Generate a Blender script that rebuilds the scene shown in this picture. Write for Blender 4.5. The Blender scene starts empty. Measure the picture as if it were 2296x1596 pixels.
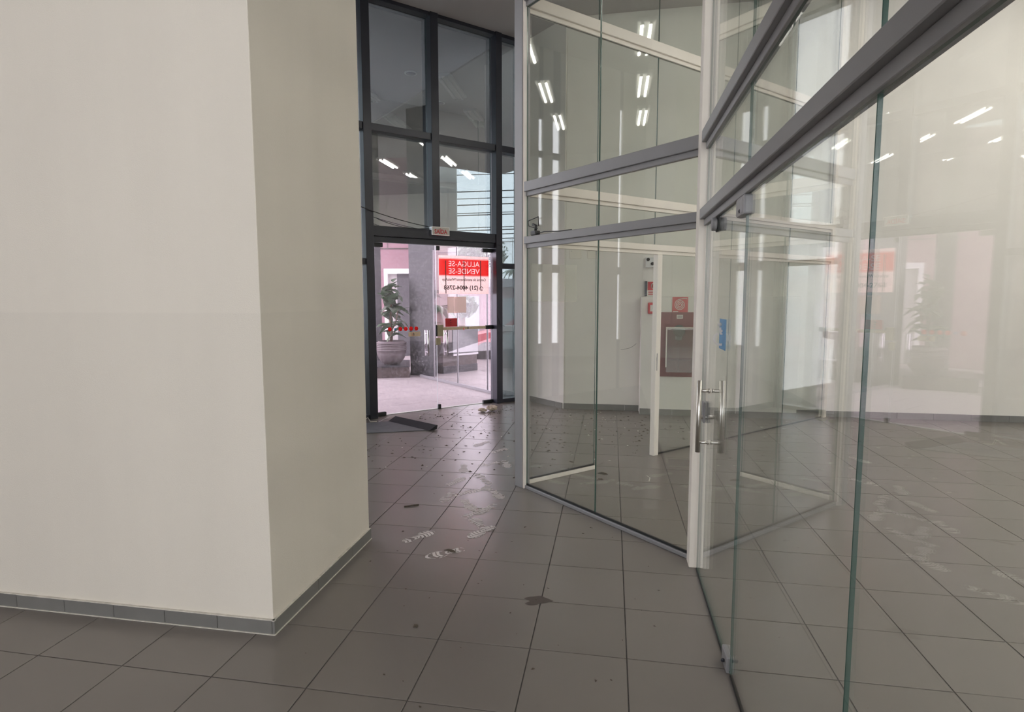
import bpy, bmesh, math, random
from mathutils import Vector, Matrix
random.seed(7)
R2 = math.sqrt(2.0)
SC = bpy.context.scene
COL = SC.collection

# ------------------------------------------------------------------ camera
CAM_H = 1.6513
PITCH, ROLL, YAW = 0.0972176, -0.0023868, -0.177856     # solved from the floor grid
FPX, CXP, CYP = 1329.03, 1132.0, 798.0
cam = bpy.data.cameras.new('camera'); cam_ob = bpy.data.objects.new('camera', cam); COL.objects.link(cam_ob)
cam.sensor_fit = 'HORIZONTAL'; cam.sensor_width = 36.0
cam.lens = 36.0 * FPX / 2296.0
cam.shift_x = (1148.0 - CXP) / 2296.0
cam.shift_y = (CYP - 798.0) / 2296.0
cam.clip_start = 0.05; cam.clip_end = 300
_cy, _sy = math.cos(YAW), math.sin(YAW)
def grid_dir(X, Y, Z): return Vector((X * _cy + Y * _sy, -X * _sy + Y * _cy, Z))
_fw = grid_dir(0, math.cos(PITCH), -math.sin(PITCH)); _up = grid_dir(0, math.sin(PITCH), math.cos(PITCH)); _rt = grid_dir(1, 0, 0)
_r = _rt * math.cos(ROLL) + _up * math.sin(ROLL); _u = _up * math.cos(ROLL) - _rt * math.sin(ROLL)
cam_ob.matrix_world = Matrix(((_r.x, _u.x, -_fw.x, 0), (_r.y, _u.y, -_fw.y, 0), (_r.z, _u.z, -_fw.z, CAM_H), (0, 0, 0, 1)))
SC.camera = cam_ob

# ------------------------------------------------------------------ sky, exposure
world = bpy.data.worlds.new('sky'); SC.world = world; world.use_nodes = True
_nt = world.node_tree; _bg = _nt.nodes['Background']
_bg.inputs['Color'].default_value = (0.95, 0.95, 1.0, 1); _bg.inputs['Strength'].default_value = 3.1
SC.view_settings.view_transform = 'Standard'; SC.view_settings.look = 'None'
SC.view_settings.gamma = 1.0; SC.view_settings.use_curve_mapping = False
SC.view_settings.exposure = 0.95
SC.cycles.max_bounces = 8; SC.cycles.diffuse_bounces = 5; SC.cycles.glossy_bounces = 4
SC.cycles.transmission_bounces = 6; SC.cycles.transparent_max_bounces = 24
SC.cycles.caustics_reflective = False; SC.cycles.caustics_refractive = False
SC.cycles.use_light_tree = False
TUBE_POWER = 31.0

# ------------------------------------------------------------------ materials
MATS = {}
def _new(name):
    m = bpy.data.materials.new(name); m.use_nodes = True; MATS[name] = m
    nt = m.node_tree
    return m, nt, nt.nodes, nt.links, nt.nodes['Principled BSDF'], nt.nodes['Material Output']
def pmat(name, color, rough=0.5, metal=0.0, spec=0.5, noise=0.0, scale=8.0, bump=0.0, bscale=60.0, rand=0.0, rnoise=0.0, trans=0.0, sheen=0.0):
    m, nt, N, L, b, out = _new(name)
    b.inputs['Base Color'].default_value = (*color, 1); b.inputs['Roughness'].default_value = rough
    b.inputs['Metallic'].default_value = metal; b.inputs['Specular IOR Level'].default_value = spec
    tc = N.new('ShaderNodeTexCoord'); src = None
    if noise or rnoise or rand:
        tx = N.new('ShaderNodeTexNoise'); tx.inputs['Scale'].default_value = scale; tx.inputs['Detail'].default_value = 3
        geo = N.new('ShaderNodeNewGeometry'); L.new(geo.outputs['Position'], tx.inputs['Vector'])
        hv = N.new('ShaderNodeHueSaturation'); hv.inputs['Color'].default_value = (*color, 1)
        mr = N.new('ShaderNodeMapRange'); mr.inputs['To Min'].default_value = 1 - noise; mr.inputs['To Max'].default_value = 1 + noise
        mr.inputs['From Min'].default_value = 0.3; mr.inputs['From Max'].default_value = 0.7
        L.new(tx.outputs['Fac'], mr.inputs['Value'])
        val = mr.outputs[0]
        if rand:
            oi = N.new('ShaderNodeObjectInfo'); m2 = N.new('ShaderNodeMapRange')
            m2.inputs['To Min'].default_value = 1 - rand; m2.inputs['To Max'].default_value = 1 + rand
            L.new(oi.outputs['Random'], m2.inputs['Value'])
            mu = N.new('ShaderNodeMath'); mu.operation = 'MULTIPLY'; L.new(val, mu.inputs[0]); L.new(m2.outputs[0], mu.inputs[1]); val = mu.outputs[0]
        L.new(val, hv.inputs['Value']); L.new(hv.outputs['Color'], b.inputs['Base Color'])
        if rnoise:
            m3 = N.new('ShaderNodeMapRange'); m3.inputs['From Min'].default_value = 0.3; m3.inputs['From Max'].default_value = 0.7
            m3.inputs['To Min'].default_value = rough - rnoise; m3.inputs['To Max'].default_value = rough + rnoise
            L.new(tx.outputs['Fac'], m3.inputs['Value']); L.new(m3.outputs[0], b.inputs['Roughness'])
    if bump:
        t2 = N.new('ShaderNodeTexNoise'); t2.inputs['Scale'].default_value = bscale; t2.inputs['Detail'].default_value = 1
        g2 = N.new('ShaderNodeNewGeometry'); L.new(g2.outputs['Position'], t2.inputs['Vector'])
        bp = N.new('ShaderNodeBump'); bp.inputs['Strength'].default_value = bump; bp.inputs['Distance'].default_value = 0.01
        L.new(t2.outputs['Fac'], bp.inputs['Height']); L.new(bp.outputs['Normal'], b.inputs['Normal'])
    if trans:
        tr = N.new('ShaderNodeBsdfTranslucent'); tr.inputs['Color'].default_value = (*color, 1)
        mx = N.new('ShaderNodeMixShader'); mx.inputs[0].default_value = trans
        L.new(b.outputs[0], mx.inputs[1]); L.new(tr.outputs[0], mx.inputs[2]); L.new(mx.outputs[0], out.inputs[0])
    return m
def glass(name, tint, f0=0.04, dust=0.0, dscale=14.0, dcol=(0.8, 0.8, 0.82), haze=0.0):
    """thin pane: each face reflects by Schlick's law and lets the rest straight through, tinted; dust scatters a little"""
    m, nt, N, L, b, out = _new(name); N.remove(b)
    geo = N.new('ShaderNodeNewGeometry')
    dt = N.new('ShaderNodeVectorMath'); dt.operation = 'DOT_PRODUCT'
    L.new(geo.outputs['Incoming'], dt.inputs[0]); L.new(geo.outputs['Normal'], dt.inputs[1])
    def ma(op, a, bb=None):
        n = N.new('ShaderNodeMath'); n.operation = op
        for i, v in enumerate((a, bb)):
            if v is None: continue
            if isinstance(v, (int, float)): n.inputs[i].default_value = v
            else: L.new(v, n.inputs[i])
        return n.outputs[0]
    c = ma('ABSOLUTE', dt.outputs['Value']); q = ma('SUBTRACT', 1.0, c)
    fr = ma('ADD', ma('MULTIPLY', ma('POWER', q, 5.0), 1 - f0), f0)
    tr = N.new('ShaderNodeBsdfTransparent'); tr.inputs['Color'].default_value = (*tint, 1)
    gl = N.new('ShaderNodeBsdfGlossy'); gl.inputs['Roughness'].default_value = 0.0; gl.inputs['Color'].default_value = (1, 1, 1, 1)
    mx = N.new('ShaderNodeMixShader'); L.new(fr, mx.inputs[0]); L.new(tr.outputs[0], mx.inputs[1]); L.new(gl.outputs[0], mx.inputs[2])
    last = mx.outputs[0]
    if dust or haze:
        fac = None
        if dust:
            tx = N.new('ShaderNodeTexNoise'); tx.inputs['Scale'].default_value = dscale; tx.inputs['Detail'].default_value = 4; tx.inputs['Roughness'].default_value = 0.75
            L.new(geo.outputs['Position'], tx.inputs['Vector'])
            mr = N.new('ShaderNodeMapRange'); mr.inputs['From Min'].default_value = 0.45; mr.inputs['From Max'].default_value = 0.75
            mr.inputs['To Min'].default_value = haze; mr.inputs['To Max'].default_value = haze + dust
            L.new(tx.outputs['Fac'], mr.inputs['Value'])
            fac = mr.outputs[0]
        df = N.new('ShaderNodeBsdfDiffuse'); df.inputs['Color'].default_value = (*dcol, 1)
        tl = N.new('ShaderNodeBsdfTranslucent'); tl.inputs['Color'].default_value = (*dcol, 1)
        m2 = N.new('ShaderNodeMixShader'); m2.inputs[0].default_value = 0.5; L.new(df.outputs[0], m2.inputs[1]); L.new(tl.outputs[0], m2.inputs[2])
        m3 = N.new('ShaderNodeMixShader'); m3.inputs[0].default_value = haze
        if fac is not None: L.new(fac, m3.inputs[0])
        L.new(last, m3.inputs[1]); L.new(m2.outputs[0], m3.inputs[2])
        last = m3.outputs[0]
    L.new(last, out.inputs[0])
    return m
def emat(name, color, strength):
    m, nt, N, L, b, out = _new(name); N.remove(b)
    e = N.new('ShaderNodeEmission'); e.inputs['Color'].default_value = (*color, 1); e.inputs['Strength'].default_value = strength
    L.new(e.outputs[0], out.inputs[0]); return m

pmat('paint', (0.83, 0.79, 0.71), 0.75, noise=0.035, scale=1.6, bump=0.12, bscale=170)
pmat('paint_back', (0.84, 0.81, 0.76), 0.7, noise=0.04, scale=1.3, bump=0.05, bscale=90)
pmat('ceiling_paint', (0.55, 0.52, 0.51), 0.9, noise=0.02, scale=0.7)
pmat('soffit_paint', (0.60, 0.56, 0.57), 0.8, noise=0.04, scale=0.8)
pmat('soffit_brown', (0.52, 0.48, 0.455), 0.8, noise=0.04, scale=0.8)
pmat('skirting_tile', (0.20, 0.195, 0.185), 0.45, noise=0.06, scale=7, rand=0.05)
pmat('caulk', (0.68, 0.65, 0.58), 0.9, noise=0.15, scale=25)
pmat('grout', (0.085, 0.08, 0.075), 0.9, noise=0.15, scale=30)
pmat('floor_tile', (0.205, 0.186, 0.168), 0.26, noise=0.012, scale=1.6, rand=0.03, spec=0.5)
pmat('exterior_slab', (0.39, 0.365, 0.36), 0.55, noise=0.08, scale=3, rand=0.05)
pmat('street', (0.16, 0.16, 0.165), 0.85, noise=0.1, scale=4)
pmat('aluminium', (0.87, 0.82, 0.745), 0.45, metal=0.0, noise=0.03, scale=5)  # pale copy of the frame metal, lit look put into its colour
pmat('aluminium_grey_shaded', (0.285, 0.285, 0.295), 0.42, metal=0.1, noise=0.03, scale=5)  # darker copy: shade on the slanted frames put into grey; also grey fittings
pmat('dark_anodised', (0.030, 0.033, 0.045), 0.32, metal=0.2, spec=0.6)
pmat('dark_rubber', (0.015, 0.017, 0.018), 0.5)
pmat('gasket', (0.02, 0.022, 0.022), 0.6)
pmat('brushed_steel', (0.62, 0.60, 0.56), 0.28, metal=1.0)
pmat('chrome', (0.72, 0.72, 0.74), 0.18, metal=1.0)
pmat('glass_edge', (0.05, 0.11, 0.09), 0.15)
glass('partition_glass', (0.955, 0.972, 0.955), 0.052, haze=0.007)
glass('facade_glass', (0.405, 0.445, 0.455), 0.25)
glass('rear_glass', (0.84, 0.84, 0.84), 0.04)
glass('door_glass', (0.96, 0.895, 0.945), 0.04, dust=0.11, haze=0.0, dscale=30, dcol=(0.78, 0.78, 0.84))
glass('screen_glass', (0.93, 0.93, 0.93), 0.04)
glass('acrylic', (0.90, 0.88, 0.89), 0.05, haze=0.07, dcol=(0.6, 0.58, 0.6))
glass('film', (0.97, 0.97, 0.95), 0.04, haze=0.13, dcol=(0.85, 0.86, 0.78))
pmat('white_plastic', (0.74, 0.74, 0.73), 0.4)
pmat('black_plastic', (0.012, 0.012, 0.013), 0.35)
pmat('sign_red', (0.62, 0.045, 0.055), 0.45)
pmat('sign_white', (0.80, 0.76, 0.70), 0.5)
pmat('panel_red', (0.20, 0.035, 0.045), 0.6, noise=0.08, scale=4)
pmat('alarm_red', (0.55, 0.03, 0.035), 0.35)
pmat('valve_green', (0.055, 0.085, 0.08), 0.5)
pmat('sign_blue', (0.03, 0.25, 0.52), 0.4)
pmat('exit_face', (0.62, 0.59, 0.54), 0.45)
pmat('banner_vinyl', (0.97, 0.85, 0.80), 0.6, trans=0.88)
pmat('banner_red', (0.96, 0.085, 0.08), 0.6, trans=0.88)
pmat('banner_letter', (0.95, 0.82, 0.80), 0.6, trans=0.88)
pmat('ink', (0.03, 0.022, 0.022), 0.6)
pmat('dot_red', (0.85, 0.03, 0.03), 0.5, trans=0.4)
pmat('brass_dull', (0.40, 0.36, 0.24), 0.45, metal=0.3, noise=0.1, scale=20)
pmat('tape_cream', (0.70, 0.62, 0.46), 0.6, noise=0.15, scale=30, trans=0.3)
pmat('mat_grey', (0.13, 0.135, 0.145), 0.75, noise=0.08, scale=12)
pmat('mat_dark', (0.022, 0.023, 0.028), 0.85)
pmat('crumpled', (0.52, 0.45, 0.36), 0.8, noise=0.25, scale=18)
pmat('litter', (0.07, 0.055, 0.04), 0.9, noise=0.3, scale=40)
pmat('litter_pale', (0.62, 0.58, 0.52), 0.9)
pmat('dust_print', (0.58, 0.55, 0.52), 0.42, spec=1.0)
pmat('damp_stain', (0.085, 0.07, 0.06), 0.85)
pmat('granite', (0.04, 0.042, 0.048), 0.35, noise=0.35, scale=55)
pmat('granite_brown', (0.085, 0.068, 0.065), 0.4, noise=0.3, scale=50)
pmat('pink_render', (0.34, 0.215, 0.245), 0.8, noise=0.05, scale=2)
pmat('pale_building', (0.50, 0.50, 0.47), 0.8, noise=0.03, scale=1)
pmat('white_frame', (0.80, 0.80, 0.80), 0.5)
pmat('dark_door', (0.10, 0.10, 0.11), 0.5)
pmat('pot_clay', (0.14, 0.12, 0.125), 0.55, noise=0.08, scale=10)
pmat('soil', (0.05, 0.04, 0.03), 0.95)
pmat('leaf_green', (0.085, 0.15, 0.085), 0.38, noise=0.25, scale=12, rand=0.35, trans=0.15)
pmat('bark', (0.16, 0.10, 0.075), 0.9)
pmat('car_red', (0.42, 0.025, 0.04), 0.25, spec=0.7)
pmat('car_glass', (0.05, 0.055, 0.06), 0.08, spec=0.8)
pmat('tyre', (0.02, 0.02, 0.02), 0.8)
pmat('alloy', (0.55, 0.55, 0.56), 0.3, metal=0.8)
pmat('roof_sheet', (0.30, 0.30, 0.33), 0.6)
pmat('gate_grey', (0.30, 0.36, 0.38), 0.6)
pmat('cable_black', (0.012, 0.012, 0.014), 0.6)
pmat('fixture_white', (0.72, 0.72, 0.70), 0.45)
pmat('reflector', (0.80, 0.80, 0.79), 0.35)
pmat('tube_off', (0.75, 0.75, 0.74), 0.4)
emat('tube_lit', (1.0, 0.94, 0.87), TUBE_POWER)
# column paint: a repainted lower band with a soft-edged line at 1.6 m and faint rubbed streaks
def column_paint():
    m, nt, N, L, b, out = _new('column_paint'); b.inputs['Roughness'].default_value = 0.75
    geo = N.new('ShaderNodeNewGeometry'); sp = N.new('ShaderNodeSeparateXYZ'); L.new(geo.outputs['Position'], sp.inputs[0])
    st = N.new('ShaderNodeMapRange'); st.inputs['From Min'].default_value = 1.580; st.inputs['From Max'].default_value = 1.588
    st.inputs['To Min'].default_value = 0.965; st.inputs['To Max'].default_value = 1.0; L.new(sp.outputs['Z'], st.inputs['Value'])
    mp = N.new('ShaderNodeMapping'); mp.inputs['Scale'].default_value = (3.2, 3.2, 0.35); L.new(geo.outputs['Position'], mp.inputs[0])
    tx = N.new('ShaderNodeTexNoise'); tx.inputs['Scale'].default_value = 1.0; tx.inputs['Detail'].default_value = 4; L.new(mp.outputs[0], tx.inputs['Vector'])
    mr = N.new('ShaderNodeMapRange'); mr.inputs['From Min'].default_value = 0.35; mr.inputs['From Max'].default_value = 0.7
    mr.inputs['To Min'].default_value = 1.012; mr.inputs['To Max'].default_value = 0.972; L.new(tx.outputs['Fac'], mr.inputs['Value'])
    mu = N.new('ShaderNodeMath'); mu.operation = 'MULTIPLY'; L.new(st.outputs[0], mu.inputs[0]); L.new(mr.outputs[0], mu.inputs[1])
    hv = N.new('ShaderNodeHueSaturation'); hv.inputs['Color'].default_value = (0.84, 0.79, 0.695, 1); L.new(mu.outputs[0], hv.inputs['Value'])
    L.new(hv.outputs[0], b.inputs['Base Color'])
    t2 = N.new('ShaderNodeTexNoise'); t2.inputs['Scale'].default_value = 180; L.new(geo.outputs['Position'], t2.inputs['Vector'])
    bp = N.new('ShaderNodeBump'); bp.inputs['Strength'].default_value = 0.15; bp.inputs['Distance'].default_value = 0.008
    L.new(t2.outputs['Fac'], bp.inputs['Height']); L.new(bp.outputs[0], b.inputs['Normal'])
column_paint()

# ------------------------------------------------------------------ mesh helpers
def tag(o, label=None, cat=None, group=None, kind=None):
    if label: o['label'] = label
    if cat: o['category'] = cat
    if group: o['group'] = group
    if kind: o['kind'] = kind
    return o
def empty(name, loc=(0, 0, 0)):
    o = bpy.data.objects.new(name, None); o.location = loc; COL.objects.link(o); o.empty_display_size = 0.1; return o
def link(name, me, parent=None, loc=(0, 0, 0), rot=(0, 0, 0)):
    """loc in world space; parents are never rotated"""
    o = bpy.data.objects.new(name, me); COL.objects.link(o)
    if parent is not None:
        o.parent = parent; off = Vector((0, 0, 0)); q = parent
        while q is not None: off += Vector(q.location); q = q.parent
        o.location = Vector(loc) - off
    else: o.location = loc
    o.rotation_euler = rot; return o
def mesh(name, verts, faces, mats, fm=None, smooth=False):
    me = bpy.data.meshes.new(name); me.from_pydata([tuple(v) for v in verts], [], faces)
    for m in (mats if isinstance(mats, (list, tuple)) else [mats]): me.materials.append(MATS[m])
    if fm: me.polygons.foreach_set('material_index', fm)
    if smooth: me.polygons.foreach_set('use_smooth', [True] * len(me.polygons))
    me.update(); return me
_cache = {}
def box_me(sx, sy, sz, mat, bev=0.0, edge=None):
    k = (round(sx, 4), round(sy, 4), round(sz, 4), mat, bev, edge)
    if k in _cache: return _cache[k]
    bm = bmesh.new(); bmesh.ops.create_cube(bm, size=1.0); bmesh.ops.scale(bm, vec=(sx, sy, sz), verts=bm.verts)
    if bev: bmesh.ops.bevel(bm, geom=bm.edges[:], offset=bev, segments=1 if bev < 0.004 else 2, affect='EDGES', profile=0.5)
    me = bpy.data.meshes.new('box'); bm.to_mesh(me); bm.free()
    me.materials.append(MATS[mat])
    if edge:
        me.materials.append(MATS[edge]); lo = min((sx, 0), (sy, 1), (sz, 2))[1]
        for p in me.polygons: p.material_index = 0 if abs(p.normal[lo]) > 0.9 else 1
    _cache[k] = me; return me
def box(name, c, s, mat, parent=None, rz=0.0, bev=0.0, edge=None):
    return link(name, box_me(*s, mat, bev, edge), parent, c, (0, 0, rz))
def bar(name, a, b, z0, z1, th, mat, parent=None, off=0.0, bev=0.003, edge=None):
    """upright slab between ground points a and b; off shifts along the left normal"""
    ax, ay = a; bx, by = b; L = math.hypot(bx - ax, by - ay); dx, dy = (bx - ax) / L, (by - ay) / L
    c = ((ax + bx) / 2 - dy * off, (ay + by) / 2 + dx * off, (z0 + z1) / 2)
    return box(name, c, (L, th, z1 - z0), mat, parent, math.atan2(dy, dx), bev, edge)
def prism_me(pts, z0, z1, mat):
    n = len(pts); v = [(x, y, z0) for x, y in pts] + [(x, y, z1) for x, y in pts]
    f = [tuple(range(n))[::-1], tuple(range(n, 2 * n))] + [(i, (i + 1) % n, n + (i + 1) % n, n + i) for i in range(n)]
    me = mesh('prism', v, f, mat)
    bm = bmesh.new(); bm.from_mesh(me); bmesh.ops.recalc_face_normals(bm, faces=bm.faces); bm.to_mesh(me); bm.free(); return me
def prism(name, pts, z0, z1, mat, parent=None):
    cx = sum(p[0] for p in pts) / len(pts); cy = sum(p[1] for p in pts) / len(pts)
    return link(name, prism_me([(x - cx, y - cy) for x, y in pts], 0, z1 - z0, mat), parent, (cx, cy, z0))
def tube_me(pts, r, mat, seg=6, caps=True, radii=None):
    pts = [Vector(p) for p in pts]; v = []; f = []
    prev = None
    for i, p in enumerate(pts):
        t = (pts[min(i + 1, len(pts) - 1)] - pts[max(i - 1, 0)]).normalized()
        ref = prev if prev is not None else (Vector((0, 0, 1)) if abs(t.z) < 0.9 else Vector((1, 0, 0)))
        a = t.cross(ref).normalized() if prev is None else (ref - t * ref.dot(t)).normalized()
        prev = a; bb = t.cross(a); rr = radii[i] if radii else r
        for k in range(seg):
            an = 2 * math.pi * k / seg; v.append(p + a * math.cos(an) * rr + bb * math.sin(an) * rr)
    for i in range(len(pts) - 1):
        for k in range(seg):
            f.append((i * seg + k, i * seg + (k + 1) % seg, (i + 1) * seg + (k + 1) % seg, (i + 1) * seg + k))
    if caps: f.append(tuple(range(seg))[::-1]); f.append(tuple(range((len(pts) - 1) * seg, len(pts) * seg)))
    return mesh('tube', v, f, mat, smooth=seg > 6)
def tube(name, pts, r, mat, parent=None, seg=8, radii=None):
    c = Vector(pts[0]); return link(name, tube_me([Vector(p) - c for p in pts], r, mat, seg, True, radii), parent, c)
def lathe_me(prof, seg, mat):
    v = []; f = []
    for (r, z) in prof:
        for k in range(seg): a = 2 * math.pi * k / seg; v.append((r * math.cos(a), r * math.sin(a), z))
    for i in range(len(prof) - 1):
        for k in range(seg): f.append((i * seg + k, i * seg + (k + 1) % seg, (i + 1) * seg + (k + 1) % seg, (i + 1) * seg + k))
    f.append(tuple(range(seg))[::-1]); f.append(tuple(range((len(prof) - 1) * seg, len(prof) * seg)))
    return mesh('lathe', v, f, mat, smooth=True)
def frame_mat(ux, uy):
    """3x3 whose x axis is ux and y axis uy"""
    ux = Vector(ux).normalized(); uy = Vector(uy).normalized(); uz = ux.cross(uy)
    return Matrix(((ux.x, uy.x, uz.x), (ux.y, uy.y, uz.y), (ux.z, uy.z, uz.z)))
def text(name, s, c, size, mat, ux, uz=(0, 0, 1), parent=None, bold=0.0, width=None, depth=0.0006):
    """lettering centred on c, reading along ux, as mesh"""
    cu = bpy.data.curves.new(name, 'FONT'); cu.body = s; cu.size = size; cu.align_x = 'CENTER'; cu.align_y = 'CENTER'
    cu.extrude = depth; cu.offset = bold; cu.resolution_u = 3
    tmp = bpy.data.objects.new('tmp_text', cu); COL.objects.link(tmp)
    bpy.context.view_layer.update()
    me = bpy.data.meshes.new_from_object(tmp.evaluated_get(bpy.context.evaluated_depsgraph_get()))
    bpy.data.objects.remove(tmp)
    me.materials.clear(); me.materials.append(MATS[mat])
    xs = [v.co.x for v in me.vertices]; w = max(xs) - min(xs); mx = (max(xs) + min(xs)) / 2
    ys = [v.co.y for v in me.vertices]; my = (max(ys) + min(ys)) / 2
    k = (width / w) if width else 1.0
    M = frame_mat(ux, uz)
    for v in me.vertices: v.co = M @ Vector(((v.co.x - mx) * k, v.co.y - my, v.co.z))
    return link(name, me, parent, c)
def disc(name, c, r, normal, mat, parent=None, th=0.002, seg=20):
    n = Vector(normal).normalized(); c = Vector(c)
    return link(name, tube_me([n * (-th / 2), n * (th / 2)], r, mat, seg), parent, c)

# ------------------------------------------------------------------ plan of the place (metres, axes along the floor joints)
CEIL = 5.59
TILE = 0.45; GX, GY = -1.25762, 2.63800
d45 = Vector((1, 1, 0)) / R2                        # along the street front and the second partition
n45 = Vector((1, -1, 0)) / R2                       # into the room from the street front
def FP(s, n=0.0, z=None):
    x = -3.0 + (s + n) / R2; y = 7.905 + (s - n) / R2
    return (x, y) if z is None else (x, y, z)
P1 = (-0.7775, 5.0725)
def W1(s): return (P1[0] + s / R2, P1[1] - s / R2)
def W2(s): return (P1[0] + s / R2, P1[1] + s / R2)

# ================================================================== the setting
# ---- floor: a grout bed with every tile a piece of its own
def to_px(x, y, z):
    d = Vector((x, y, z - CAM_H)); w = d.dot(_fw)
    if w < 0.05: return None
    return CXP + FPX * d.dot(_r) / w, CYP - FPX * d.dot(_u) / w, w
floor_poly = [FP(-8), FP(2.32), (-0.70, 8.93), (11.2, 8.93), (11.2, -5.7), (-8.66, -5.7)]
floor = prism('floor', floor_poly, -0.12, -0.004, 'grout'); tag(floor, 'grey square tiled floor with dark joints and dusty shoe prints', kind='structure')
def inside_floor(x, y):
    if y - x > 10.97 + TILE: return False
    if y > 8.82 + TILE / 2 and x > -0.72: return False
    if x + y > 8.12 + TILE and x < -0.5 and y > 8.7: return False
    return True
def hidden(x, y):
    """behind the big left wall as seen from the camera"""
    if x < -1.65 and 2.565 < y < 3.70: return True
    for i in range(1, 40):
        t = i / 40.0
        if x * t < -1.65 and 2.565 < y * t < 3.70: return True
    return False
cells = []
for i in range(-18, 28):
    for j in range(-19, 18):
        x, y = GX + (i + .5) * TILE, GY + (j + .5) * TILE
        if x < -8.6 or y < -5.6 or x > 11: continue
        if not inside_floor(x, y): continue
        a = 0.0; q = to_px(x, y, 0)
        if q and -60 < q[0] < 2356 and q[1] < 1760 and not hidden(x, y): a = 1.0 / q[2] ** 2 * (CAM_H / q[2])
        if q and (q[0] < 470 or q[0] > 1790): a *= 0.35
        cells.append((a, x, y))
cells.sort(reverse=True)
tile_me = box_me(TILE - 0.005, TILE - 0.005, 0.02, 'floor_tile', 0.0012)
def clipped_tile(x, y):
    bm = bmesh.new(); bm.from_mesh(tile_me)
    bmesh.ops.bisect_plane(bm, geom=bm.verts[:] + bm.edges[:] + bm.faces[:], plane_co=(-x, 10.985 - y, 0), plane_no=(-1, 1, 0), clear_outer=True)
    me = bpy.data.meshes.new('cut_tile'); bm.to_mesh(me); bm.free(); me.materials.append(MATS['floor_tile']); return me
for a, x, y in [c for c in cells if c[2] - c[1] > 10.97 - TILE and c[2] - c[1] < 10.97 + TILE]:
    me = clipped_tile(x, y)
    if len(me.polygons): link('tile', me, floor, (x, y, -0.010))
cells = [c for c in cells if c[2] - c[1] <= 10.97 - TILE]
for a, x, y in cells[:270]: link('tile', tile_me, floor, (x, y, -0.010 + random.uniform(-0.0006, 0.0004)), (random.uniform(-.0008, .0008), random.uniform(-.0008, .0008), 0))
tv, tf = [], []
for a, x, y in cells[270:]:
    h = (TILE - 0.005) / 2; b0 = len(tv)
    tv += [(x - h, y - h, -.02), (x + h, y - h, -.02), (x + h, y + h, -.02), (x - h, y + h, -.02), (x - h, y - h, 0), (x + h, y - h, 0), (x + h, y + h, 0), (x - h, y + h, 0)]
    tf += [tuple(b0 + k for k in q) for q in ((4, 5, 6, 7), (0, 1, 5, 4), (1, 2, 6, 5), (2, 3, 7, 6), (3, 0, 4, 7))]
o = link('tile_field', mesh('tile_field', tv, tf, 'floor_tile'), floor); o['kind'] = 'stuff'

# ---- ceilings and soffits
ceiling = prism('ceiling', floor_poly, CEIL, CEIL + 0.2, 'ceiling_paint'); tag(ceiling, 'plain grey painted ceiling high above the hall', kind='structure')
sA = prism('soffit', [FP(-1.4, -0.10), FP(1.95, -0.10), FP(1.95, -7.5), FP(-1.4, -7.5)], CEIL, CEIL + 0.25, 'soffit_paint'); tag(sA, 'slate grey porch soffit outside above the street doors', kind='structure')
sB = prism('canopy_soffit', [FP(1.97, -0.10), FP(7.5, -0.10), FP(7.5, -8.3), FP(1.97, -8.3)], CEIL - 0.02, CEIL + 0.25, 'soffit_brown'); tag(sB, 'brownish canopy soffit outside over the pavement', kind='structure')

# ---- walls
def wall(name, me_ob, label): tag(me_ob, label, kind='structure'); return me_ob
wl = wall('wall_left', box('wall_left', (-5.1625, 3.1375, CEIL / 2), (7.075, 1.185, CEIL), 'column_paint', bev=0.004), 'thick cream plastered wall end with worn lower band beside the corridor')
wb = wall('wall_back', bar('wall_back', (-0.67, 8.865), (11.2, 8.865), 0, CEIL, 0.14, 'paint_back'), 'cream back wall behind the glass partitions')
wc = wall('wall_diagonal', bar('wall_diagonal', (-0.64, 8.839), (-1.54, 9.739), 0, CEIL, 0.14, 'paint_back', off=0.0), 'bright slanted wall between back wall and street front')
ws = wall('wall_side', box('wall_side', (11.1, 1.65, CEIL / 2), (0.2, 14.7, CEIL), 'paint_back'), 'far cream side wall of the inner hall')
wf = wall('wall_far_left', box('wall_far_left', (-8.76, -1.3, CEIL / 2), (0.2, 8.8, CEIL), 'paint'), 'cream side wall beyond the thick wall end')
# rear wall; its broad window band is unseen, added for daylight on the thick wall
wr = empty('wall_rear', (1.2, -5.6, 0)); tag(wr, 'cream rear wall with an added window band', kind='structure')
for (x0, x1, z0, z1) in ((-8.7, -4.2, 0, CEIL), (6.6, 11.2, 0, CEIL), (-4.2, 6.6, 0, 0.5), (-4.2, 6.6, 4.6, CEIL)):
    box('wall_piece', ((x0 + x1) / 2, -5.6, (z0 + z1) / 2), (x1 - x0, 0.2, z1 - z0), 'paint', wr)
w4 = empty('window_added', (1.2, -5.6, 0.5)); tag(w4, 'unseen broad window band added to the rear wall for daylight', kind='structure')
for k in range(7): box('mullion', (-4.2 + 1.8 * k, -5.6, 2.55), (0.06, 0.08, 4.1), 'dark_anodised', w4, bev=0.003)
for k in range(6): box('glass_pane', (-3.3 + 1.8 * k, -5.6, 2.55), (1.74, 0.01, 4.1), 'rear_glass', w4, edge='glass_edge')

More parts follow.
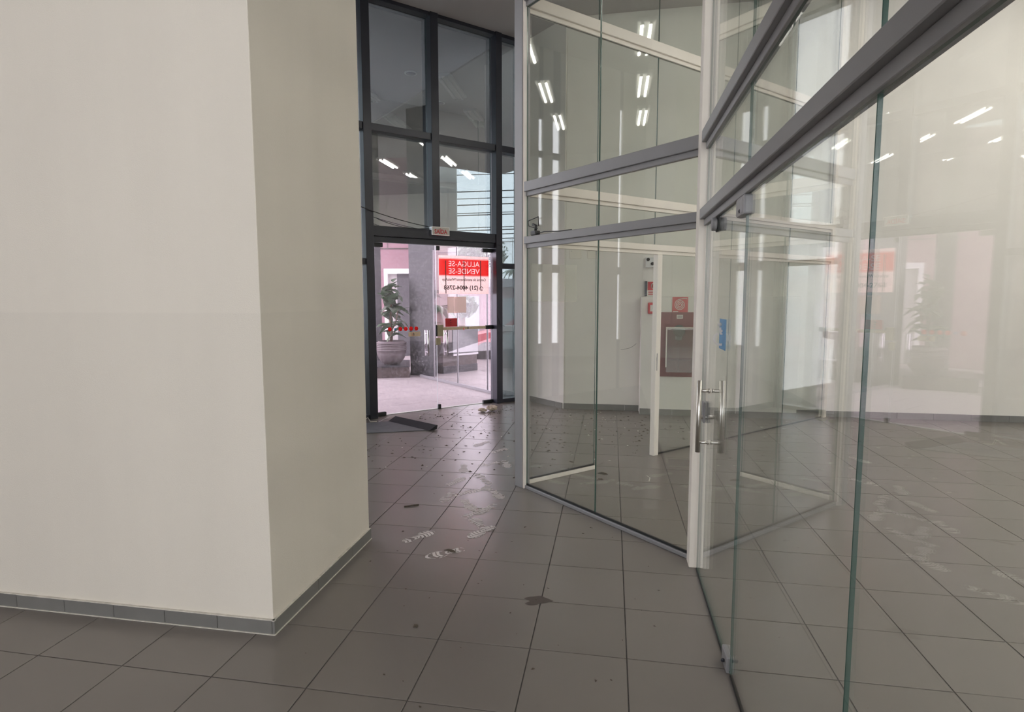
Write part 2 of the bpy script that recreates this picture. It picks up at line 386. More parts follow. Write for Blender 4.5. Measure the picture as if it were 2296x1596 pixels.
# ---- skirting
def skirt(name, a, b, label, inward, h=0.072, th=0.014, step=0.45, mat='skirting_tile'):
    L = math.hypot(b[0] - a[0], b[1] - a[1]); ux, uy = (b[0] - a[0]) / L, (b[1] - a[1]) / L
    e = empty(name, (a[0], a[1], 0)); tag(e, label, kind='structure'); t = 0.0; k = 0
    while t < L - 0.01:
        t1 = min(L, t + step)
        bar('skirting_piece', (a[0] + ux * (t + .0015), a[1] + uy * (t + .0015)), (a[0] + ux * (t1 - .0015), a[1] + uy * (t1 - .0015)), 0, h + random.uniform(-.001, .001), th, mat, e, off=inward * th / 2, bev=0.0015)
        t = t1
    return e
skirt('baseboard_front', (-1.625, 2.545), (-8.0, 2.545), 'grey tile skirting along the front of the thick wall', 1, step=0.116 if False else 0.30)
skirt('baseboard_left', (-1.625, 2.531), (-1.625, 3.73), 'grey tile skirting along the corridor side of the thick wall', -1)
skirt('baseboard_back', (-0.69, 8.795), (0.41, 8.795), 'grey skirting along the back wall behind the glass', -1, h=0.085)
skirt('baseboard_side', (2.5, 8.795), (11.0, 8.795), 'grey skirting along the back wall of the inner hall', -1, h=0.085)
skirt('baseboard_diagonal', (-1.46, 9.56), (-0.705, 8.805), 'pale skirting along the bright slanted wall', -1, h=0.085)

for nm, a, b, off in (('baseboard_front', (-1.609, 2.529), (-8.0, 2.529), 0), ('baseboard_left', (-1.609, 2.529), (-1.609, 3.73), 0)):
    bar('caulk_line', a, b, 0.0, 0.004, 0.007, 'caulk', bpy.data.objects[nm], bev=0)
    a2, b2 = ((a[0], a[1] + .009), (b[0], b[1] + .009)) if nm.endswith('front') else ((a[0] - .009, a[1]), (b[0] - .009, b[1]))
    bar('plaster_bead', a2, b2, 0.071, 0.0755, 0.012, 'caulk', bpy.data.objects[nm], bev=0)
tube('hairline_crack', [(0.14, 8.7948, 0.90), (0.24, 8.7948, 0.915), (0.30, 8.7948, 0.94), (0.36, 8.7948, 0.99)], 0.0022, 'litter', wb, 5)
# ---- low boxed chase that carries the hydrant
ch = box('wall_chase', (1.455, 8.6675, 0.8325), (2.09, 0.255, 1.665), 'paint_back', bev=0.006); tag(ch, 'low boxed-out ledge of the back wall carrying the hydrant cabinet', kind='structure')
skirt('baseboard_chase', (0.41, 8.54), (2.5, 8.54), 'grey skirting along the low boxed-out ledge', -1, h=0.085)

# ================================================================== street front
F = empty('window_1', FP(0.6, 0, 0)); tag(F, 'tall dark-framed street window wall above and beside the glass doors', kind='structure')
MW, MD, GN = 0.115, 0.18, -0.06
def mull(s, z0, z1, w=MW, dpt=MD): bar('mullion', FP(s - w / 2, -.01), FP(s + w / 2, -.01), z0, z1, dpt, 'dark_anodised', F, off=0.0)
def rail(s0, s1, z0, z1, dpt=0.15, n=-0.015): bar('transom', FP(s0, n), FP(s1, n), z0, z1, dpt, 'dark_anodised', F)
SL, SM, SR, SE, S0 = -0.354, 0.656, 1.742, 2.235, -1.30
mull(SL, 0, CEIL); mull(SR, 0, CEIL, 0.11); mull(SM, 2.63, CEIL, 0.12); mull(S0, 0, CEIL); mull(SE - 0.02, 0, CEIL, 0.05)
def cells_between(a, b): return a + MW / 2 + 0.003, b - MW / 2 - 0.003
for a, b in ((S0, SL), (SL, SM), (SM, SR), (SR, SE)):
    s0, s1 = cells_between(a, b)
    rail(s0, s1, 3.87, 3.965); rail(s0, s1, CEIL - 0.05, CEIL)
for a, b in ((S0, SL), (SR, SE)):
    s0, s1 = cells_between(a, b)
    rail(s0, s1, 2.11, 2.19); rail(s0, s1, 0.0, 0.06)
s0, s1 = cells_between(SL, SR)
rail(s0, s1, 2.495, 2.63); rail(s0, s1, 2.42, 2.492, 0.10, -.03)
def pane(s0, s1, z0, z1, mat='facade_glass'): bar('glass_pane', FP(s0, GN), FP(s1, GN), z0, z1, 0.010, mat, F, bev=0, edge='glass_edge')
for a, b in ((S0, SL), (SR, SE)):
    s0, s1 = cells_between(a, b)
    for z0, z1 in ((0.06, 2.11), (2.19, 3.87), (3.965, CEIL - 0.05)): pane(s0, s1, z0, z1)
for a, b in ((SL, SM), (SM, SR)):
    s0, s1 = cells_between(a, b)
    for z0, z1 in ((2.63, 3.87), (3.965, CEIL - 0.05)): pane(s0, s1, z0, z1)
S9 = [S0, -2.21, -3.12]  # unseen bays, glazed clearer than the rest for more daylight inside
for s_ in S9[1:]: mull(s_, 0, CEIL)
for b, a in zip(S9[:-1], S9[1:]):
    s0, s1 = cells_between(a, b)
    for z0, z1 in ((0, .06), (2.11, 2.19), (3.87, 3.965), (CEIL - .05, CEIL)): rail(s0, s1, z0, z1)
    for z0, z1 in ((0.06, 2.11), (2.19, 3.87), (3.965, CEIL - 0.05)): pane(s0, s1, z0, z1, 'screen_glass')
# rest of the plastered street front, three slits shaped to mirror as bright strips
wfl = empty('wall_street', FP(-4.4, 0, 0)); tag(wfl, 'plastered street side wall with narrow slits shaped to mirror as bright strips', kind='structure')
edges = [-3.12, -3.41, -3.50, -3.70, -3.86, -5.22, -5.30, -8.0]
for k in range(0, 8, 2): bar('wall_piece', FP(edges[k + 1]), FP(edges[k]), 0, CEIL, 0.05, 'paint', wfl, bev=0)
for k in (1, 3, 5):
    for z0, z1 in ((0, 0.9), (2.07, 2.20), (3.90, 4.0), (4.95 if k == 5 else 4.5, CEIL)): bar('slit_panel', FP(edges[k + 1]), FP(edges[k]), z0, z1, 0.045, 'dark_anodised', wfl, bev=0)
    bar('glass_pane', FP(edges[k + 1]), FP(edges[k]), 0.9, 4.95 if k == 5 else 4.5, 0.008, 'screen_glass', wfl, bev=0, edge='glass_edge')

# ---- the two glass street doors
def pull(parent, base, along, normal, z0, z1, r, mat, gap=0.045, both=True):
    """bar handle; base is the ground point on the glass"""
    n = Vector((normal[0], normal[1], 0)).normalized(); p = Vector((base[0], base[1], 0))
    sides = (1, -1) if both else (1,)
    for sgn in sides:
        q = p + n * gap * sgn
        h = tube('handle', [q + Vector((0, 0, z0)), q + Vector((0, 0, z1))], r, mat, parent, 14)
        for zz in (z0 + (z1 - z0) * 0.14, z1 - (z1 - z0) * 0.14):
            tube('standoff', [p + n * 0.004 * sgn + Vector((0, 0, zz)), q + Vector((0, 0, zz))], r * 0.75, mat, h, 12)
            disc('collar', p + n * (0.010 * sgn) + Vector((0, 0, zz)), r * 1.05, n, mat, h, 0.008)
def street_door(name, s0, s1, label, hinge_left):
    D = empty(name, FP((s0 + s1) / 2, 0, 0)); tag(D, label, kind='structure')
    bar('glass_pane', FP(s0, GN), FP(s1, GN), 0.02, 2.415, 0.010, 'door_glass', D, bev=0, edge='screen_edge')
    hs = s0 if hinge_left else s1; sg = 1 if hinge_left else -1
    for z0, z1 in ((0.0, 0.055), (2.355, 2.415)): bar('patch_fitting', FP(min(hs, hs + sg * .17), GN), FP(max(hs, hs + sg * .17), GN), z0, z1, 0.05, 'dark_rubber', D, bev=0.008)
    return D
glass('paper_film', (0.80, 0.72, 0.66), 0.04, haze=0.35, dcol=(0.85, 0.72, 0.66))
pmat('screen_edge', (0.70, 0.72, 0.75), 0.3, trans=0.5)
DJ = 0.60; SRo = 1.68
def SMAP(s): return 0.958 * s + 0.1325
def ZM(z): return 0.958 * z - 0.003
def GP(s, n, z=None): return FP(SMAP(s), GN + n, None if z is None else ZM(z))
dl = street_door('door_1', SL + 0.062, SMAP(DJ) - 0.003, 'dusty clear glass street door with red dots and a pull sticker', True)
dr = street_door('door_2', SMAP(DJ) + 0.003, SR - 0.058, 'dusty clear glass street door behind the for-rent banner', False)
bar('edge_fitting', GP(DJ + 0.004, 0), GP(DJ + 0.065, 0), ZM(2.455), ZM(2.522), 0.04, 'dark_rubber', dr, bev=0.012)
bar('edge_fitting', GP(DJ + 0.004, 0), GP(DJ + 0.055, 0), ZM(0.005), ZM(0.08), 0.04, 'dark_rubber', dr, bev=0.010)
pull(dl, GP(0.43, 0), d45, n45, ZM(0.85), ZM(1.245), 0.015, 'chrome', gap=0.045)
pull(dr, GP(0.762, 0), d45, n45, ZM(0.84), ZM(1.24), 0.015, 'chrome', gap=0.045)
bar('lock_box', GP(DJ - 0.005, 0.02), GP(DJ + 0.10, 0.02), ZM(1.145), ZM(1.32), 0.035, 'brass_dull', dr, bev=0.005)
bar('lock_plate', GP(DJ - 0.03, 0.014), GP(DJ - 0.008, 0.014), ZM(1.145), ZM(1.32), 0.03, 'dark_anodised', dr, bev=0.002)
lk = bar('lower_lock', GP(DJ - 0.025, 0.012), GP(DJ + 0.06, 0.012), ZM(1.01), ZM(1.12), 0.016, 'brass_dull', dr, bev=0.008)
for z in (1.03, 1.065, 1.10): disc('screw', GP(DJ + 0.04, 0.022, z), 0.008, n45, 'dark_anodised', lk, 0.004, 10)
tp = bar('locking_bar', GP(DJ + 0.11, 0.012), GP(SRo - 0.06, 0.012), ZM(1.235), ZM(1.28), 0.012, 'tape_cream', dr, bev=0.003)
for s in (0.80, 1.09, 1.25): bar('bar_mark', GP(s, 0.0195), GP(s + random.uniform(.05, .10), 0.0195), ZM(1.24), ZM(1.275), 0.0015, 'ink' if s > 1 else 'sign_red', tp, bev=0)
bar('bar_clamp', GP(SRo - 0.19, 0.016), GP(SRo - 0.058, 0.016), ZM(1.225), ZM(1.29), 0.035, 'black_plastic', dr, bev=0.008)
# stickers on the left leaf
for k, s in enumerate((-0.18, -0.011, 0.076, 0.163, 0.25)):
    disc('red_dot_sticker', GP(s, 0.0075, 1.275), 0.030, n45, 'dot_red', dl, 0.001)
disc('blue_dot_sticker', GP(-0.095, 0.0075, 1.275), 0.016, n45, 'sign_blue', dl, 0.001)
st = bar('pull_sticker', GP(0.118, 0.007), GP(0.315, 0.007), ZM(1.157), ZM(1.226), 0.001, 'tape_cream', dl, bev=0); st['label'] = 'cream sticker lettered Puxe'
text('lettering', 'Puxe', GP(0.216, 0.0085, 1.194), 0.060, 'ink', d45, parent=st, bold=0.001)
for s in (0.125, 0.298): bar('sticker_mark', GP(s, 0.0085), GP(s + 0.012, 0.0085), ZM(1.17), ZM(1.215), 0.0006, 'sign_red', st, bev=0)
# stickers on the right leaf
rs = bar('red_notice', GP(0.75, 0.007), GP(0.96, 0.007), ZM(1.285), ZM(1.415), 0.001, 'sign_red', dr, bev=0); rs['label'] = 'small red notice sticker'
for z, w in ((1.385, .16), (1.35, .13), (1.315, .10)): bar('printed_line', GP(0.855 - w / 2, 0.0082), GP(0.855 + w / 2, 0.0082), ZM(z - .006), ZM(z + .006), 0.0004, 'panel_red', rs, bev=0)
pn = bar('paper_notice', GP(0.79, 0.007), GP(1.13, 0.007), ZM(1.50), ZM(1.75), 0.001, 'paper_film', dr, bev=0); pn['label'] = 'faded paper notice taped under the banner'
for z0, z1, a_, b_ in ((1.50, 1.51, .79, 1.13), (1.74, 1.75, .79, 1.13), (1.51, 1.74, .79, .80), (1.51, 1.74, 1.12, 1.13)): bar('notice_edge', GP(a_, 0.008), GP(b_, 0.008), ZM(z0), ZM(z1), 0.0006, 'banner_letter', pn, bev=0)

# ---- for-rent banner, hung outside the right leaf and read from behind
def BP(s, n, z=None): return FP(SMAP(s), GN - 0.03 + n, None if z is None else ZM(z))
B = empty('rent_banner', BP(1.08, 0.0, 1.79)); tag(B, 'red and pale ALUGA-SE VENDE-SE banner seen reversed through the street door', 'banner')
bs0, bs1, bz0, bz1 = 0.664, 1.583, 1.795, 2.39
bar('banner_sheet', BP(bs0, 0.0), BP(bs1, 0.0), ZM(bz0), ZM(bz1), 0.003, 'banner_vinyl', B, bev=0)
def cut_field(name, lines, c, w, h, mat, ux, parent):
    """a flat field with the lettering left open, so that the sheet behind shows through"""
    cu = bpy.data.curves.new(name, 'CURVE'); cu.dimensions = '2D'; cu.fill_mode = 'BOTH'; cu.extrude = 0.0005; cu.resolution_u = 3
    def poly(pts):
        sp = cu.splines.new('POLY'); sp.points.add(len(pts) - 1); sp.use_cyclic_u = True
        for q, (x, y) in zip(sp.points, pts): q.co = (x, y, 0, 1)
    poly([(-w / 2, -h / 2), (w / 2, -h / 2), (w / 2, h / 2), (-w / 2, h / 2)])
    for body, cx, cy, width, size in lines:
        ft = bpy.data.curves.new('tmp', 'FONT'); ft.body = body; ft.size = size; ft.align_x = 'CENTER'; ft.align_y = 'CENTER'; ft.offset = 0.004; ft.resolution_u = 3
        to = bpy.data.objects.new('tmp', ft); COL.objects.link(to)
        for o in bpy.context.selected_objects: o.select_set(False)
        to.select_set(True); bpy.context.view_layer.objects.active = to; bpy.ops.object.convert(target='CURVE')
        loops = []
        for sp in to.data.splines:
            if sp.type == 'BEZIER':
                pts = []; n = len(sp.bezier_points)
                for a in range(n):
                    p0, p1 = sp.bezier_points[a], sp.bezier_points[(a + 1) % n]
                    for t in (0, .25, .5, .75):
                        q = p0.co * (1 - t) ** 3 + p0.handle_right * 3 * t * (1 - t) ** 2 + p1.handle_left * 3 * t * t * (1 - t) + p1.co * t ** 3
                        pts.append((q.x, q.y))
            else: pts = [(q.co.x, q.co.y) for q in sp.points]
            loops.append(pts)
        xs = [x for l in loops for x, y in l]; ys = [y for l in loops for x, y in l]; k = width / (max(xs) - min(xs)); mx, my = (max(xs) + min(xs)) / 2, (max(ys) + min(ys)) / 2
        for l in loops:
            l = [((x - mx) * k + cx, (y - my) + cy) for x, y in l]
            l = [p_ for a, p_ in enumerate(l) if a == 0 or (abs(p_[0] - l[a - 1][0]) + abs(p_[1] - l[a - 1][1])) > 1e-5]
            poly(l)
        bpy.data.objects.remove(to)
    tmp = bpy.data.objects.new('tmp', cu); COL.objects.link(tmp); bpy.context.view_layer.update()
    me = bpy.data.meshes.new_from_object(tmp.evaluated_get(bpy.context.evaluated_depsgraph_get())); bpy.data.objects.remove(tmp)
    me.materials.clear(); me.materials.append(MATS[mat]); M = frame_mat(ux, (0, 0, 1))
    for v in me.vertices: v.co = M @ v.co
    return link(name, me, parent, c)
neg = -d45
cut_field('red_field', (('ALUGA-SE', 0.0, 0.053, 0.546, 0.113), ('VENDE-SE', 0.0, -0.056, 0.546, 0.113)), BP(1.1235, 0.003, 2.21), 0.872, 0.240, 'banner_red', neg, B)
for z in (2.345, 2.075): bar('red_line', BP(bs0 + .005, 0.003), BP(bs1 - .003, 0.003), ZM(z - .003), ZM(z + .003), 0.001, 'banner_red', B, bev=0)
text('lettering', 'Central de atendimento/WhatsApp', BP(1.125, 0.0025, 2.015), 0.058, 'ink', neg, parent=B, bold=0.0008, width=0.77)
text('lettering', '(21) 4004-2768', BP(1.065, 0.0025, 1.885), 0.088, 'ink', neg, parent=B, bold=0.0025, width=0.60)
ring = [BP(1.44 + 0.030 * math.cos(a), 0.0025, 1.882 + 0.030 * math.sin(a)) for a in [i * 2 * math.pi / 20 for i in range(19)]]
tube('phone_ring', ring, 0.005, 'ink', B, 5)
tube('phone_mark', [BP(1.428, 0.0025, 1.893), BP(1.430, 0.0025, 1.875), BP(1.447, 0.0025, 1.868)], 0.006, 'ink', B, 5)
for s, z0, z1 in ((0.785, 1.80, 2.31), (1.115, 1.835, 2.32), (1.425, 1.885, 2.325)): bar('dark_strip', BP(s - .006, 0.0075), BP(s + .006, 0.0075), ZM(z0), ZM(z1), 0.006, 'ink', B, bev=0)  # thin dark upright strips on the inner side of the sheet

# ---- exit sign on the door head
X = empty('exit_sign', FP(0.69, 0.10, 2.545)); tag(X, 'small lit-box SAÍDA exit sign mounted on the dark door head', 'sign')
bar('housing', FP(0.545, 0.10), FP(0.835, 0.10), 2.545, 2.668, 0.07, 'chrome', X, bev=0.004)
bar('face_plate', FP(0.557, 0.136), FP(0.823, 0.136), 2.556, 2.657, 0.003, 'exit_face', X, bev=0.001)
text('lettering', 'SAÍDA', FP(0.69, 0.139, 2.605), 0.083, 'alarm_red', d45, parent=X, bold=0.0022, width=0.205)

# ---- loose cables at the street front
def cable(name, pts, r, label, mat='cable_black', group=None):
    o = tube(name, pts, r, mat, None, 6); tag(o, label, 'cable', group); return o
def sag(a, b, d, n=10): return [Vector(a).lerp(Vector(b), i / n) - Vector((0, 0, d * 4 * (i / n) * (1 - i / n))) for i in range(n + 1)]
cable('loose_cable', sag(FP(-0.60, 0.10, 2.89), FP(0.55, 0.10, 2.655), 0.03), 0.005, 'thin black cable drooping across to the exit sign, upper of two')
cable('loose_cable', sag(FP(-0.25, 0.11, 2.71), FP(0.55, 0.11, 2.64), 0.05), 0.004, 'thin black cable drooping to the exit sign, lower of two')
cable('sensor_wire', [FP(SR + .02, 0.09, 2.45), FP(SR - .05, 0.09, 2.47), FP(SR - .07, 0.09, 2.30), FP(SR - .06, 0.09, 1.92), FP(SR - .04, 0.09, 1.36), FP(SR + .0, 0.09, 1.245), FP(SR + .09, 0.09, 1.215)], 0.003, 'thin wire hanging down the dark post beside the street door')

# ================================================================== aluminium and glass partitions
def partition(name, fn, label, s_end): e = empty(name, (*fn(s_end / 2), 0)); tag(e, label, kind='structure'); return e
def frame_rail(par, a, b, z0, z1, dpt=0.075, off=0.0, lip=True, mat='aluminium_grey_shaded'):
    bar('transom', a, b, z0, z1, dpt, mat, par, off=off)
    if lip: bar('glazing_bead', a, b, z0 - 0.036, z0, 0.036, mat, par, off=off, bev=0.002)
Z_H, Z_T, Z_U = (2.103, 2.162), (2.530, 2.610), (4.03, 4.125)
GL = 'partition_glass'
# first diagonal partition
A = partition('wall_partition_front', W1, 'slanted aluminium and glass partition nearest the corridor', 1.85)
bar('post', (P1[0] - .022 / R2, P1[1] + .022 / R2), W1(0.085), 0, CEIL, 0.085, 'aluminium_grey_shaded', A)
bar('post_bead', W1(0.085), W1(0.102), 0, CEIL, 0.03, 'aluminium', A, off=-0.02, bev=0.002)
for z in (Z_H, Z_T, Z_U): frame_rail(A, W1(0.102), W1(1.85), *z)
bar('base_rail', W1(0.08), W1(1.85), 0, 0.028, 0.045, 'aluminium_grey_shaded', A)
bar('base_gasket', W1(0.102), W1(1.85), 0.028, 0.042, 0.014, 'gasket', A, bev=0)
JA = 0.958
for z0, z1 in ((0.04, Z_H[0] - .036), (Z_H[1], Z_T[0] - .036), (Z_T[1], Z_U[0] - .036), (Z_U[1], CEIL)):
    for a, b in ((0.102, JA - .002), (JA + .002, 1.85)): bar('glass_pane', W1(a), W1(b), z0, z1, 0.010, GL, A, bev=0, edge='glass_edge')
    bar('joint_seal', W1(JA - .0022), W1(JA + .0022), z0, z1, 0.011, 'glass_edge', A, bev=0)
# corner post of two profiles
CPO = empty('corner_post', (0.54, 3.70, 0)); tag(CPO, 'pale aluminium corner post beside the glass door', kind='structure')
box('profile', (0.519, 3.700, CEIL / 2), (0.058, 0.105, CEIL), 'aluminium', CPO, bev=0.004)
box('groove', (0.554, 3.690, CEIL / 2), (0.013, 0.07, CEIL), 'aluminium_grey_shaded', CPO, bev=0.0)
box('profile', (0.585, 3.685, CEIL / 2), (0.050, 0.09, CEIL), 'aluminium', CPO, bev=0.004)
# second partition, with the doorway
Cc = partition('wall_partition_back', W2, 'second slanted glass partition with an open doorway', 3.0)
S2E = 5.16
for z, dz in ((Z_H, .024), (Z_T, .02), (Z_U, .01)): frame_rail(Cc, W2(0.05), W2(S2E), z[0] + dz, z[1] + dz, mat='aluminium')
bar('base_rail', W2(0.06), W2(0.888), 0, 0.035, 0.05, 'aluminium', Cc)
bar('base_gasket', W2(0.06), W2(0.888), 0.035, 0.05, 0.014, 'gasket', Cc, bev=0)
bar('base_gasket', W2(1.79), W2(S2E), 0.0, 0.016, 0.014, 'gasket', Cc, bev=0)
jm = bar('door_jamb', W2(1.715), W2(1.785), 0, Z_H[0] - .012, 0.06, 'aluminium', Cc)
bar('strike_plate', W2(1.7135), W2(1.7155), 0.90, 1.08, 0.028, 'aluminium_grey_shaded', jm, bev=0)
bar('strike_hole', W2(1.712), W2(1.7145), 1.00, 1.04, 0.012, 'black_plastic', jm, bev=0)
bar('strike_hole', W2(1.712), W2(1.7145), 0.965, 0.978, 0.010, 'black_plastic', jm, bev=0)
bar('end_post', W2(S2E), W2(S2E + .07), 0, CEIL, 0.07, 'aluminium', Cc)
for z0, z1 in ((Z_H[1] + .024, Z_T[0] - .016), (Z_T[1] + .02, Z_U[0] - .026), (Z_U[1] + .01, CEIL)):
    for a, b in ((0.06, 0.888), (0.892, 1.69), (1.694, 2.98), (2.984, 4.18), (4.184, S2E)):
        bar('glass_pane', W2(a), W2(b), z0, z1, 0.010, GL, Cc, bev=0, edge='glass_edge')
zt = Z_H[0] - .012
bar('glass_pane', W2(0.06), W2(0.888), 0.045, zt, 0.010, GL, Cc, bev=0, edge='glass_edge')
for a, b in ((1.788, 2.98), (2.984, 4.18), (4.184, S2E)): bar('glass_pane', W2(a), W2(b), 0.012, zt, 0.010, GL, Cc, bev=0, edge='glass_edge')
fl = bar('poster_film', tuple(Vector(W2(0.11))), tuple(Vector(W2(0.64))), 1.62, 1.95, 0.001, 'film', Cc, off=-0.008, bev=0)
# third partition, running toward the viewer, with the glass door
XW = 0.537
E3 = empty('wall_partition_right', (XW, 2.0, 0)); tag(E3, 'aluminium and glass partition with a pulled-shut glass door', kind='structure')
YE = -1.5
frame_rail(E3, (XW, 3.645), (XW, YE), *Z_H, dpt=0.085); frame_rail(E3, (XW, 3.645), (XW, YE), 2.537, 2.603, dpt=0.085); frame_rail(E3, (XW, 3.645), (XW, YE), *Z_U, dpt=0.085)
YJ = 2.58
joints = [3.64, YJ, 1.38, 0.18, YE]
for k in range(4):
    a, b = joints[k], joints[k + 1]
    for z0, z1 in ((Z_H[1], 2.501), (2.603, Z_U[0] - .036), (Z_U[1], CEIL)): bar('glass_pane', (XW, b + .002), (XW, a - .002), z0, z1, 0.010, GL, E3, bev=0, edge='glass_edge')
    if k: bar('glass_pane', (XW, b + .002), (XW, a - .002), 0.012, 2.067, 0.010, GL, E3, bev=0, edge='glass_edge')
bar('floor_gasket', (XW, YE), (XW, YJ), 0.0, 0.012, 0.012, 'gasket', E3, bev=0)
bar('end_post', (XW, YE), (XW, YE - .08), 0, CEIL, 0.08, 'aluminium', E3)
bar('patch_fitting', (XW, YJ - .03), (XW, YJ + .02), 1.985, 2.066, 0.045, 'aluminium_grey_shaded', E3, bev=0.008)
# glass door
D3 = empty('door_3', (XW, 3.0, 0)); tag(D3, 'frameless glass door with a steel bar pull and blue wheelchair sticker', kind='structure')
bar('glass_pane', (XW, YJ + .004), (XW, 3.625), 0.014, 2.064, 0.010, GL, D3, bev=0, edge='glass_edge')
bar('bottom_brush', (XW, YJ + .10), (XW, 3.625), 0.001, 0.013, 0.016, 'gasket', D3, bev=0)
pull(D3, (XW, 3.32), None, (-1, 0), 0.81, 1.205, 0.0125, 'brushed_steel', gap=0.062)
lk = bar('lock_body', (XW - .012, 3.445), (XW - .012, 3.505), 0.945, 1.065, 0.014, 'aluminium_grey_shaded', D3, bev=0.006)
bar('lock_body', (XW + .012, 3.445), (XW + .012, 3.505), 0.945, 1.065, 0.014, 'aluminium_grey_shaded', D3, bev=0.006)
tube('key_cylinder', [(XW - .045, 3.475, 0.975), (XW + .045, 3.475, 0.975)], 0.012, 'brushed_steel', D3, 12)
for z in (1.045, 1.025): disc('screw', (XW - .020, 3.475, z), 0.007, (1, 0, 0), 'chrome', lk, 0.003, 10)
hb = bar('bottom_pivot', (XW, 2.60), (XW, 2.71), 0.0, 0.075, 0.035, 'aluminium_grey_shaded', D3, bev=0.006)
for y in (2.625, 2.68): disc('screw', (XW - .019, y, 0.040), 0.009, (1, 0, 0), 'dark_anodised', hb, 0.004, 10)
tpv = bar('top_pivot', (XW, 2.59), (XW, 2.70), 1.985, 2.066, 0.05, 'aluminium_grey_shaded', D3, bev=0.012)
for y, z in ((2.63, 2.045), (2.665, 2.005)): disc('screw', (XW - .027, y, z), 0.010, (1, 0, 0), 'dark_anodised', tpv, 0.004, 10)
tube('top_stop', [(XW - .034, 3.25, 2.028), (XW - .012, 3.25, 2.028)], 0.034, 'aluminium_grey_shaded', D3, 16); tube('top_stop', [(XW + .012, 3.25, 2.028), (XW + .034, 3.25, 2.028)], 0.034, 'aluminium_grey_shaded', D3, 16)
bar('stop_plate', (XW, 3.215), (XW, 3.285), 1.99, 2.066, 0.02, 'gasket', D3, bev=0.003)
wsx = XW - 0.006
wst = bar('wheelchair_sticker', (wsx, 2.931), (wsx, 3.094), 1.401, 1.548, 0.001, 'sign_blue', D3, bev=0); wst['label'] = 'blue wheelchair access sticker'
def wpt(u, v): return (wsx - 0.0012, 3.0125 - u * 0.072, 1.4745 + v * 0.066)     # u to the viewer's right
tube('wheel_arc', [wpt(-0.12 + 0.42 * math.cos(a), -0.34 + 0.42 * math.sin(a)) for a in [math.radians(t) for t in range(110, 385, 15)]], 0.0058, 'sign_white', wst, 5)
tube('figure', [wpt(-0.18, 0.50), wpt(-0.12, 0.02), wpt(0.28, 0.02), wpt(0.45, -0.50), wpt(0.62, -0.46)], 0.0062, 'sign_white', wst, 5)
tube('arm', [wpt(-0.15, 0.25), wpt(0.22, 0.25)], 0.0055, 'sign_white', wst, 5)
for o in wst.children: o.scale = (0.08, 1, 1)
disc('head', wpt(-0.20, 0.72), 0.010, (1, 0, 0), 'sign_white', wst, 0.001, 14)

# ================================================================== things on and by the back wall
def wbox(name, x0, x1, z0, z1, y, th, mat, parent=None, bev=0.0): return box(name, ((x0 + x1) / 2, y - th / 2, (z0 + z1) / 2), (x1 - x0, th, z1 - z0), mat, parent, bev=bev)
YB, YC = 8.795, 8.54
em = empty('emergency_light', (0.60, YB, 2.17)); tag(em, 'white emergency light box with black lamps high on the back wall', 'lamp')
wbox('housing', 0.50, 0.70, 2.17, 2.32, YB, 0.07, 'white_plastic', em, 0.006)
for x, z in ((0.535, 2.288), (0.66, 2.288), (0.60, 2.225)): disc('lamp_head', (x, YB - 0.075, z), 0.024, (0, 1, 0), 'black_plastic', em, 0.02)
fs = empty('fire_alarm_sign', (0.62, YB, 1.74)); tag(fs, 'red and cream fire alarm sign plate above the low ledge', 'sign')
wbox('plate', 0.53, 0.74, 1.745, 1.965, YB, 0.006, 'sign_white', fs)
wbox('side_flange', 0.495, 0.53, 1.745, 1.965, YB, 0.05, 'dark_anodised', fs, 0.002)
wbox('red_square', 0.54, 0.73, 1.83, 1.955, YB - 0.006, 0.002, 'sign_red', fs)
disc('white_ring', (0.635, YB - 0.009, 1.893), 0.046, (0, 1, 0), 'sign_white', fs)
disc('red_button', (0.635, YB - 0.011, 1.893), 0.034, (0, 1, 0), 'sign_red', fs)
disc('white_dot', (0.635, YB - 0.013, 1.893), 0.014, (0, 1, 0), 'sign_white', fs)
for k in range(2): wbox('printed_line', 0.55, 0.72, 1.765 + .03 * k, 1.78 + .03 * k, YB - 0.006, 0.001, 'sign_red', fs)
ca = empty('alarm_call_point', (0.60, YC, 1.45)); tag(ca, 'red break-glass fire alarm call point on the ledge front', 'alarm')
wbox('housing', 0.535, 0.685, 1.475, 1.635, YC, 0.05, 'alarm_red', ca, 0.008)
wbox('window', 0.565, 0.655, 1.51, 1.60, YC - 0.05, 0.003, 'sign_white', ca)
disc('knob', (0.61, YC - 0.056, 1.555), 0.014, (0, 1, 0), 'ink', ca, 0.006, 12)
hy = empty('hydrant_station', (0.98, YC, 0.52)); tag(hy, 'maroon painted hydrant panel with clear box door and dark valve', 'hydrant')
wbox('red_panel', 0.715, 1.235, 0.545, 1.475, YC, 0.012, 'panel_red', hy)
tube('valve_stem', [(0.985, YC - .01, 1.20), (0.985, YC - .10, 1.20)], 0.035, 'valve_green', hy, 12)
disc('valve_wheel', (0.985, YC - 0.11, 1.215), 0.085, (0, 1, 0.1), 'valve_green', hy, 0.03, 20)
wbox('hose_outlet', 0.94, 1.03, 1.08, 1.19, YC - .01, 0.10, 'valve_green', hy, 0.02)
for a, b in (((0.80, 0.70), (0.80, 1.26)), ((1.19, 0.62), (1.19, 1.26))):
    tube('box_frame', [(a[0], YC - .17, a[1]), (b[0], YC - .17, b[1])], 0.009, 'aluminium', hy, 6)
tube('box_frame', [(0.79, YC - .17, 1.26), (1.20, YC - .17, 1.26)], 0.010, 'aluminium', hy, 6)
bx = empty('clear_box', (0.99, YC, 0.63)); bx.parent = hy; bx.location = (0.01, -0.09, 0.11)
